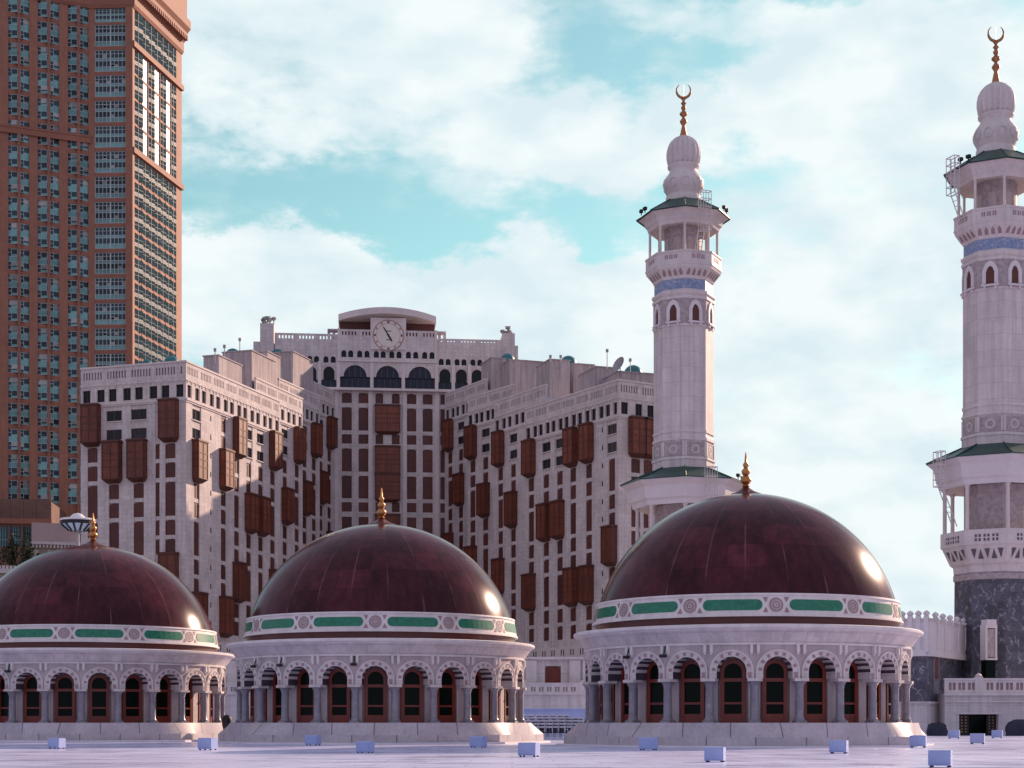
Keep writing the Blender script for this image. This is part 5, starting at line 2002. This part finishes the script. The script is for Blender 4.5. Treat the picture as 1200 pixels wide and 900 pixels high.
for q in range(0, len(cs), 6):
    tq = cs[q][0] - 0.55
    bal.obox(bS2, gd, gn, tq - 0.14, tq + 0.2, -0.3, 0.08, gz_(812.5), gz_(800.2))
    pp = bS2 + gd * (tq + 0.03) - gn * 0.1
    bal.lathe([(0.08, gz_(800.2)), (0.14, gz_(799.4)), (0.1, gz_(798.6)), (0.02, gz_(798))], 8, c=(pp.x, pp.y))
part('balustrade', bal, 'marble_trim', GL)
mb = MB()
hgt_ = gz_(780.5) - gz_(800)
mb.face([(x, 0.3, z) for x, z in arch_curve(0.72, hgt_ - 0.4, hgt_, 8) + [(0.72, 0), (-0.72, 0)]])
for sx in (-0.36, 0, 0.36):
    mb.box((sx, 0.27, hgt_ / 2 - 0.15), (0.07, 0.05, hgt_ - 0.35))
me = mb.mesh('door', ['door_wood'])
for t in opts:
    q = gS + gd * t
    inst('door', me, GL, (q.x, q.y, gz_(800)), 0)

# low white parapet wall behind the stacked chairs
lw = MB()
a, b = (609 - CX) / F * 124, (700 - CX) / F * 124
lw.obox((a, 124, 0), (1, 0, 0), (0, -1, 0), 0, b - a, -0.5, 0, FLOOR_Z, 0.98)
lw.obox((a, 124, 0), (1, 0, 0), (0, -1, 0), -0.05, b - a + 0.05, -0.55, 0.06, 0.98, 1.1)
solo('parapet_wall', lw, 'box_white', 'low pale blue white wall behind the stacked chairs', 'wall', loc=(a, 124, FLOOR_Z))


# ------------------------------------------------------------------ stacked chairs between two domes
def chair_mesh():
    mb = MB()
    w, dp, sh = 0.46, 0.44, 0.44
    mb.box((0, 0, sh), (w, dp, 0.05), m=1)
    for sx in (-1, 1):
        mb.tube([(sx * 0.24, -0.24, 0), (sx * 0.2, -0.19, sh)], 0.022, 5)
        mb.tube([(sx * 0.24, 0.26, 0), (sx * 0.2, 0.2, sh), (sx * 0.21, 0.30, 0.86)], 0.022, 5)
        mb.tube([(sx * 0.23, 0.22, 0.64), (sx * 0.25, -0.18, 0.64), (sx * 0.22, -0.2, sh)], 0.022, 5)
    mb.box((0, 0.29, 0.82), (w - 0.02, 0.03, 0.12))
    for sx in (-0.14, -0.05, 0.05, 0.14):
        mb.box((sx, 0.26, 0.62), (0.07, 0.02, 0.34), m=1)
    return mb.mesh('stacked_chair', ['plastic_white', 'navy_cloth_gap_shade'])  # navy seat and slats paint the dark gaps inside the stacks


cme_ = chair_mesh()
random.seed(4)
n_st = 0
for r_, (Dr, x0, x1, cnt) in enumerate(((108, 622, 660, 6), (113, 617, 676, 8), (118, 616, 682, 9))):
    for i in range(cnt):
        x = x0 + (x1 - x0) * i / (cnt - 1)
        nst = 3 + r_ if r_ < 2 else 5
        if r_ > 0 and i >= cnt - 2:
            nst = 4
        jx, jr = random.uniform(-.03, .03), random.uniform(-.08, .08)
        for k in range(nst):
            o = bpy.data.objects.new('stacked_chair', cme_)
            COL.objects.link(o)
            o.location = ((x - CX) / F * Dr + jx + 0.006 * k, Dr + 0.04 * k, FLOOR_Z + 0.21 * k)
            o.rotation_euler = (0, 0, R(155) + jr)
            o['label'] = 'white chair with stack shade painted on seat and slats, between two domes'
            o['category'] = 'chair'
            o['group'] = 'stacked white chairs between the domes'


# ------------------------------------------------------------------ white boxes standing on the terrace
def box_on_feet_mesh():
    mb = MB()
    w, h, dp = 0.64, 0.50, 0.50
    ring = []
    for y, z in ((-dp / 2, 0.05), (-dp / 2, h - 0.07), (-dp / 2 + 0.02, h - 0.025), (-dp / 2 + 0.07, h), (dp / 2 - 0.07, h), (dp / 2 - 0.02, h - 0.025), (dp / 2, h - 0.07), (dp / 2, 0.05)):
        ring.append((y, z))
    mb.loft([[(-w / 2, y, z) for y, z in ring], [(-w / 2 + 0.02, y, z) for y, z in ring], [(w / 2 - 0.02, y, z) for y, z in ring], [(w / 2, y, z) for y, z in ring]])
    mb.box((0, -dp / 2 - 0.006, 0.27), (w - 0.08, 0.012, 0.36))
    return mb.mesh('casing', ['box_white'])


def box_foot_mesh():
    mb = MB()
    mb.lathe([(0.04, 0), (0.035, 0.06)], 8, cap0=True, cap1=True)
    return mb.mesh('foot', ['black_stuff'])


bme, fme = box_on_feet_mesh(), box_foot_mesh()
BOXES = [  # x centre, bottom row, width in photo pixels, what singles it out
    (47, 870.0, 18, 'small white box by the left dome plinth, behind another box'),
    (66.5, 877.5, 20, 'small white box in front of its twin at the left dome'),
    (243.5, 879.0, 23, 'white box beside the right corner of the left dome plinth'),
    (367, 873.5, 19, 'white box against the left half of the middle dome plinth'),
    (428, 882.5, 22, 'white box standing before the centre of the middle dome'),
    (560.5, 876.0, 21, 'white box at the sunlit end of the middle dome plinth'),
    (620, 887.0, 27, 'large white box on the terrace before the gap between middle and right domes'),
    (760, 879.0, 24, 'white box against the shaded left half of the right dome plinth'),
    (838, 893.0, 28, 'white box out on the sunlit floor before the right dome centre'),
    (983, 883.0, 25, 'white box at the right half of the right dome plinth'),
    (1076, 876.0, 23, 'white box covering the sunlit right corner of the right dome plinth'),
    (1102, 899.0, 32, 'nearest white box on the sunlit floor at the lower right'),
    (1118, 865.5, 16, 'small far white box before the studded gate, left one of three'),
    (1145.5, 872.0, 20, 'white box before the studded gate, the middle and nearest of three'),
    (1168.5, 865.0, 15, 'small far white box before the studded gate, right one of three')]
for x, yb, wpx, lab in BOXES:
    Dd = -FLOOR_Z * F / (yb - HY)
    o = thing('terrace_box', lab, 'box', ((x - CX) / F * Dd, Dd, FLOOR_Z), 'white boxes on the roof terrace')
    k = (wpx / F * Dd) / 0.80
    o.scale = (k, k, k)
    o.rotation_euler = (0, 0, R(-20) + random.uniform(-.05, .05))
    c = bpy.data.objects.new('casing', bme); COL.objects.link(c); c.parent = o
    for sx in (-0.25, 0.25):
        for sy in (-0.18, 0.18):
            f = bpy.data.objects.new('foot', fme); COL.objects.link(f); f.parent = o; f.location = (sx, sy, 0)

# ------------------------------------------------------------------ right hand side: crenellated wing, gate terrace
CR = thing('crenellated_wing', 'white crenellated wall over dark marble beside the right minaret foot', 'wall', (37, 141, FLOOR_Z))
DR = 141.0
K = DR / F
A = Vector(((1052 - CX) * K, DR + 1.2, 0))
B = Vector(((1086 - CX) * K, DR, 0))
Cc = Vector(((1128 - CX) / F * 151.0, 151.0, 0))
rz_ = lambda y: (HY - y) * K
seg = [(A, B), (B, Cc)]
wall, clad, pil, win = MB(), MB(), MB(), MB()
for i, (P, Q) in enumerate(seg):
    d, n, L = frame_of(P, Q)
    clad.obox(P, d, n, 0, L, -3, 0, rz_(823), rz_(769) - 0.02)
    wall.obox(P, d, n, -0.05, L + 0.1, -3, 0.25, FLOOR_Z, rz_(823), 0)
    wall.obox(P, d, n, -0.08, L, -0.3, 0.38, rz_(824.5), rz_(822), 0)
    wall.obox(P, d, n, -0.1, L, -3, 0.45, rz_(769), rz_(761), 1)
    wall.obox(P, d, n, -0.05, L, -0.4, 0.28, rz_(761), rz_(726), 1)
    wall.obox(P, d, n, -0.1, L, -0.45, 0.36, rz_(728), rz_(724.5), 0)
    np_ = 5 if i == 0 else 6
    for k in range(np_):
        t = L * k / (np_ - 1)
        q = P + d * t + n * 0.1
        m2 = MB()
        m2.obox(q, d, n, -0.2, 0.2, -0.2, 0.3, rz_(764), rz_(722), 0)
        m2.lathe([(0.14, rz_(722)), (0.26, rz_(720)), (0.3, rz_(718.5)), (0.2, rz_(716.5)), (0.1, rz_(716)), (0.02, rz_(715))], 10, c=(q.x, q.y))
        if not (i == 1 and k == 0):
            part('pinnacle', m2, 'marble_bright', CR, smooth=45)
part('wall', wall, ['marble_white', 'marble_bright'], CR)
part('marble_cladding', clad, 'clad_marble', CR)
d, n, L = frame_of(B, Cc)
tw_ = t_at(B, d, 1097)
win.obox(B, d, n, tw_ - 0.9, tw_ + 0.9, 0, 0.05, rz_(812), rz_(770), 1)
win.obox(B, d, n, tw_ - 0.42, tw_ + 0.42, 0.05, 0.1, rz_(795), rz_(774), 0)
arch_band(win, B, d, n, tw_, rz_(774), 0.0, 0.42, 0.05, 0.1, 8, 0)
part('window', win, ['bay_wood', 'column_marble'], CR)

GT = thing('gate_terrace', 'stone terrace with pierced balustrade over dark studded gate at minaret foot', 'terrace', (48, 141, FLOOR_Z))
gS = Vector(((1107 - CX) / F * 141, 141, 0))
d, n = Vector((1, 0, 0)), Vector((0, -1, 0))
L = 16.0
q1, q2 = t_at(gS, d, 1124), t_at(gS, d, 1170)
wall = MB()
facade(wall, gS, d, n, L, FLOOR_Z, rz_(813), [(q1, q2, [(FLOOR_Z, rz_(836))])], depth=1.2, spd=0.0)
wall.obox(gS, d, n, 0.02, L, -8, -1.19, FLOOR_Z, rz_(813.5))
wall.obox(gS, d, n, -0.1, L, 0, 0.25, rz_(815), rz_(812), 1)
wall.obox(gS, d, n, -0.05, L, 0, 0.15, rz_(823), rz_(821.5), 1)
wall.obox(gS, d, n, q1 - 0.3, q2 + 0.3, 0, 0.12, rz_(837), rz_(835), 1)
part('wall', wall, ['marble_white', 'marble_trim'], GT)
bal = MB()
cs = []
for x in (1112, 1123, 1134.5, 1156, 1167.5, 1179, 1191, 1203, 1214):
    t = t_at(gS, d, x)
    cs.append((t, t + 0.6, [(rz_(808.5), rz_(800))]))
facade(bal, gS, d, n, L, rz_(812), rz_(797), cs, depth=0.25, spd=0.0, t_start=0)
bal.obox(gS, d, n, -0.05, L, -0.3, 0.08, rz_(797), rz_(794.8))
for a, b, o in cs:
    bal.obox(gS, d, n, a, b, -0.2, -0.15, rz_(808.5), rz_(800), 1)
    bal.obox(gS, d, n, a + .25, b - .25, -0.15, -0.05, rz_(808.5), rz_(800), 0)
t = t_at(gS, d, 1147)
bal.obox(gS, d, n, t - 0.35, t + 0.35, -0.3, 0.1, rz_(812), rz_(793))
q = gS + d * t - n * 0.1
bal.lathe([(0.2, rz_(793)), (0.3, rz_(791.5)), (0.15, rz_(789.8)), (0.02, rz_(788.5))], 10, c=(q.x, q.y))
part('balustrade', bal, ['marble_trim', 'rosette_stone'], GT)
for s, (xa, xb) in enumerate(((1125.5, 1137.5), (1158.5, 1169))):
    m2 = MB()
    ta, tb = t_at(gS, d, xa), t_at(gS, d, xb)
    m2.obox(gS, d, n, ta, tb, -0.7, -0.6, FLOOR_Z, rz_(836.2), 0)
    for i in range(2):
        for k in range(6):
            tt = ta + (tb - ta) * (0.3 + 0.4 * i)
            zz = FLOOR_Z + 0.25 + 0.26 * k
            m2.obox(gS, d, n, tt - 0.05, tt + 0.05, -0.6, -0.55, zz, zz + 0.1, 1)
    part('gate_leaf', m2, ['black_stuff', 'gold'], GT)
m2 = MB()
m2.obox(gS, d, n, q1, q2, -1.18, -1.1, FLOOR_Z, rz_(836.3))
part('gate_void', m2, 'door_glass', GT)

# marble niche on the minaret foot
NI = MB()
P0, d, n, Ls = oct_frame(0, 4.1)
mx = min1.location
base = Vector((mx.x, mx.y, 0)) + P0
tt = t_at(base, d, 1160)
s_ = base.y / F
zz = lambda y: (HY - y) * s_
NI.obox(base, d, n, tt - 0.55, tt + 0.55, -0.6, 0.16, zz(771), zz(738), 1)
NI.obox(base, d, n, tt - 0.62, tt - 0.42, -0.6, 0.24, zz(772), zz(737), 0)
NI.obox(base, d, n, tt + 0.42, tt + 0.62, -0.6, 0.24, zz(772), zz(737), 0)
NI.obox(base, d, n, tt - 0.62, tt + 0.62, -0.6, 0.26, zz(737), zz(733), 0)
NI.obox(base, d, n, tt - 0.5, tt + 0.5, -0.6, 0.3, zz(733), zz(727), 0)
NI.obox(base, d, n, tt - 0.62, tt + 0.62, -0.6, 0.3, zz(774), zz(772), 0)
NI.obox(base, d, n, tt - 0.5, tt + 0.5, -0.6, 0.12, zz(795), zz(774), 2)
part('niche', NI, ['marble_bright', 'marble_relief', 'door_glass'], min1)


# covered carts in the shade of the terrace
def covered_cart(x, yb, yt, wpx, Dd, label, seed):
    p = PT(x, 0, Dd)
    random.seed(seed)
    w = wpx / F * Dd
    h = (yb - yt) / F * Dd
    mb = MB()
    N_ = 20
    rings = []
    for z, s in ((0, 1.0), (0.3, 1.02), (0.6, 0.98), (0.85, 0.86), (0.97, 0.6), (1.0, 0.3)):
        rings.append([(p.x + w / 2 * s * math.copysign(abs(math.cos(a)) ** 0.6, math.cos(a)) * (1 + random.uniform(-.10, .10)),
                       Dd + 0.6 * s * math.copysign(abs(math.sin(a)) ** 0.6, math.sin(a)) * (1 + random.uniform(-.04, .04)),
                       FLOOR_Z + h * z + random.uniform(-.12, .12) * (z > 0)) for a in [2 * math.pi * k / N_ for k in range(N_)]])
    mb.loft(rings)
    return solo('covered_cart', mb, 'navy_cloth_gap_shade', label, 'covered cart', loc=(p.x, Dd, FLOOR_Z), smooth=60)


covered_cart(1098, 861, 846.5, 23, 137, 'dark cloth covered cart by the crenellated wall, behind the right dome', 1)
covered_cart(1197, 861, 843, 36, 137, 'dark cloth covered cart cut by the frame edge, beside the studded gate', 2)
mb = MB()
pz = PT(266, 848, 95)
mb.lathe([(0.02, -0.5), (0.22, -0.42), (0.3, -0.1), (0.3, 0.2), (0.2, 0.42), (0.02, 0.48)], 16, c=(pz.x, 95))  # body of the small dark oval speaker
mb.tube([(pz.x, 95, FLOOR_Z), (pz.x, 95, -0.45)], 0.06, 6)
solo('dark_oval_speaker', mb, 'black_stuff', 'small black oval speaker on a post between the left and middle domes', 'speaker', loc=(pz.x, 95, FLOOR_Z), smooth=50)

# black floodlights hanging on the arcades
fm = MB()
fm.tube([(0, 0, 0.42), (0.04, -0.16, 0.2), (0, -0.2, 0.02)], 0.03, 6)
fm.box((0, -0.24, -0.03), (0.3, 0.16, 0.14))
fm.box((0, -0.33, -0.03), (0.24, 0.03, 0.1))
fmm = fm.mesh('floodlight', ['black_stuff'])
for pi, ks in ((0, (-4, -3)), (1, (-3, -4, -1)), (2, (-5, -2))):
    for k in ks:
        al = A0 + (k + 0.5) * BAY
        o = bpy.data.objects.new('floodlight', fmm)
        COL.objects.link(o)
        o.parent = PAVS[pi]
        o.location = cyl(al, RA + 0.06, 3.05)
        o.rotation_euler = (0, 0, al)
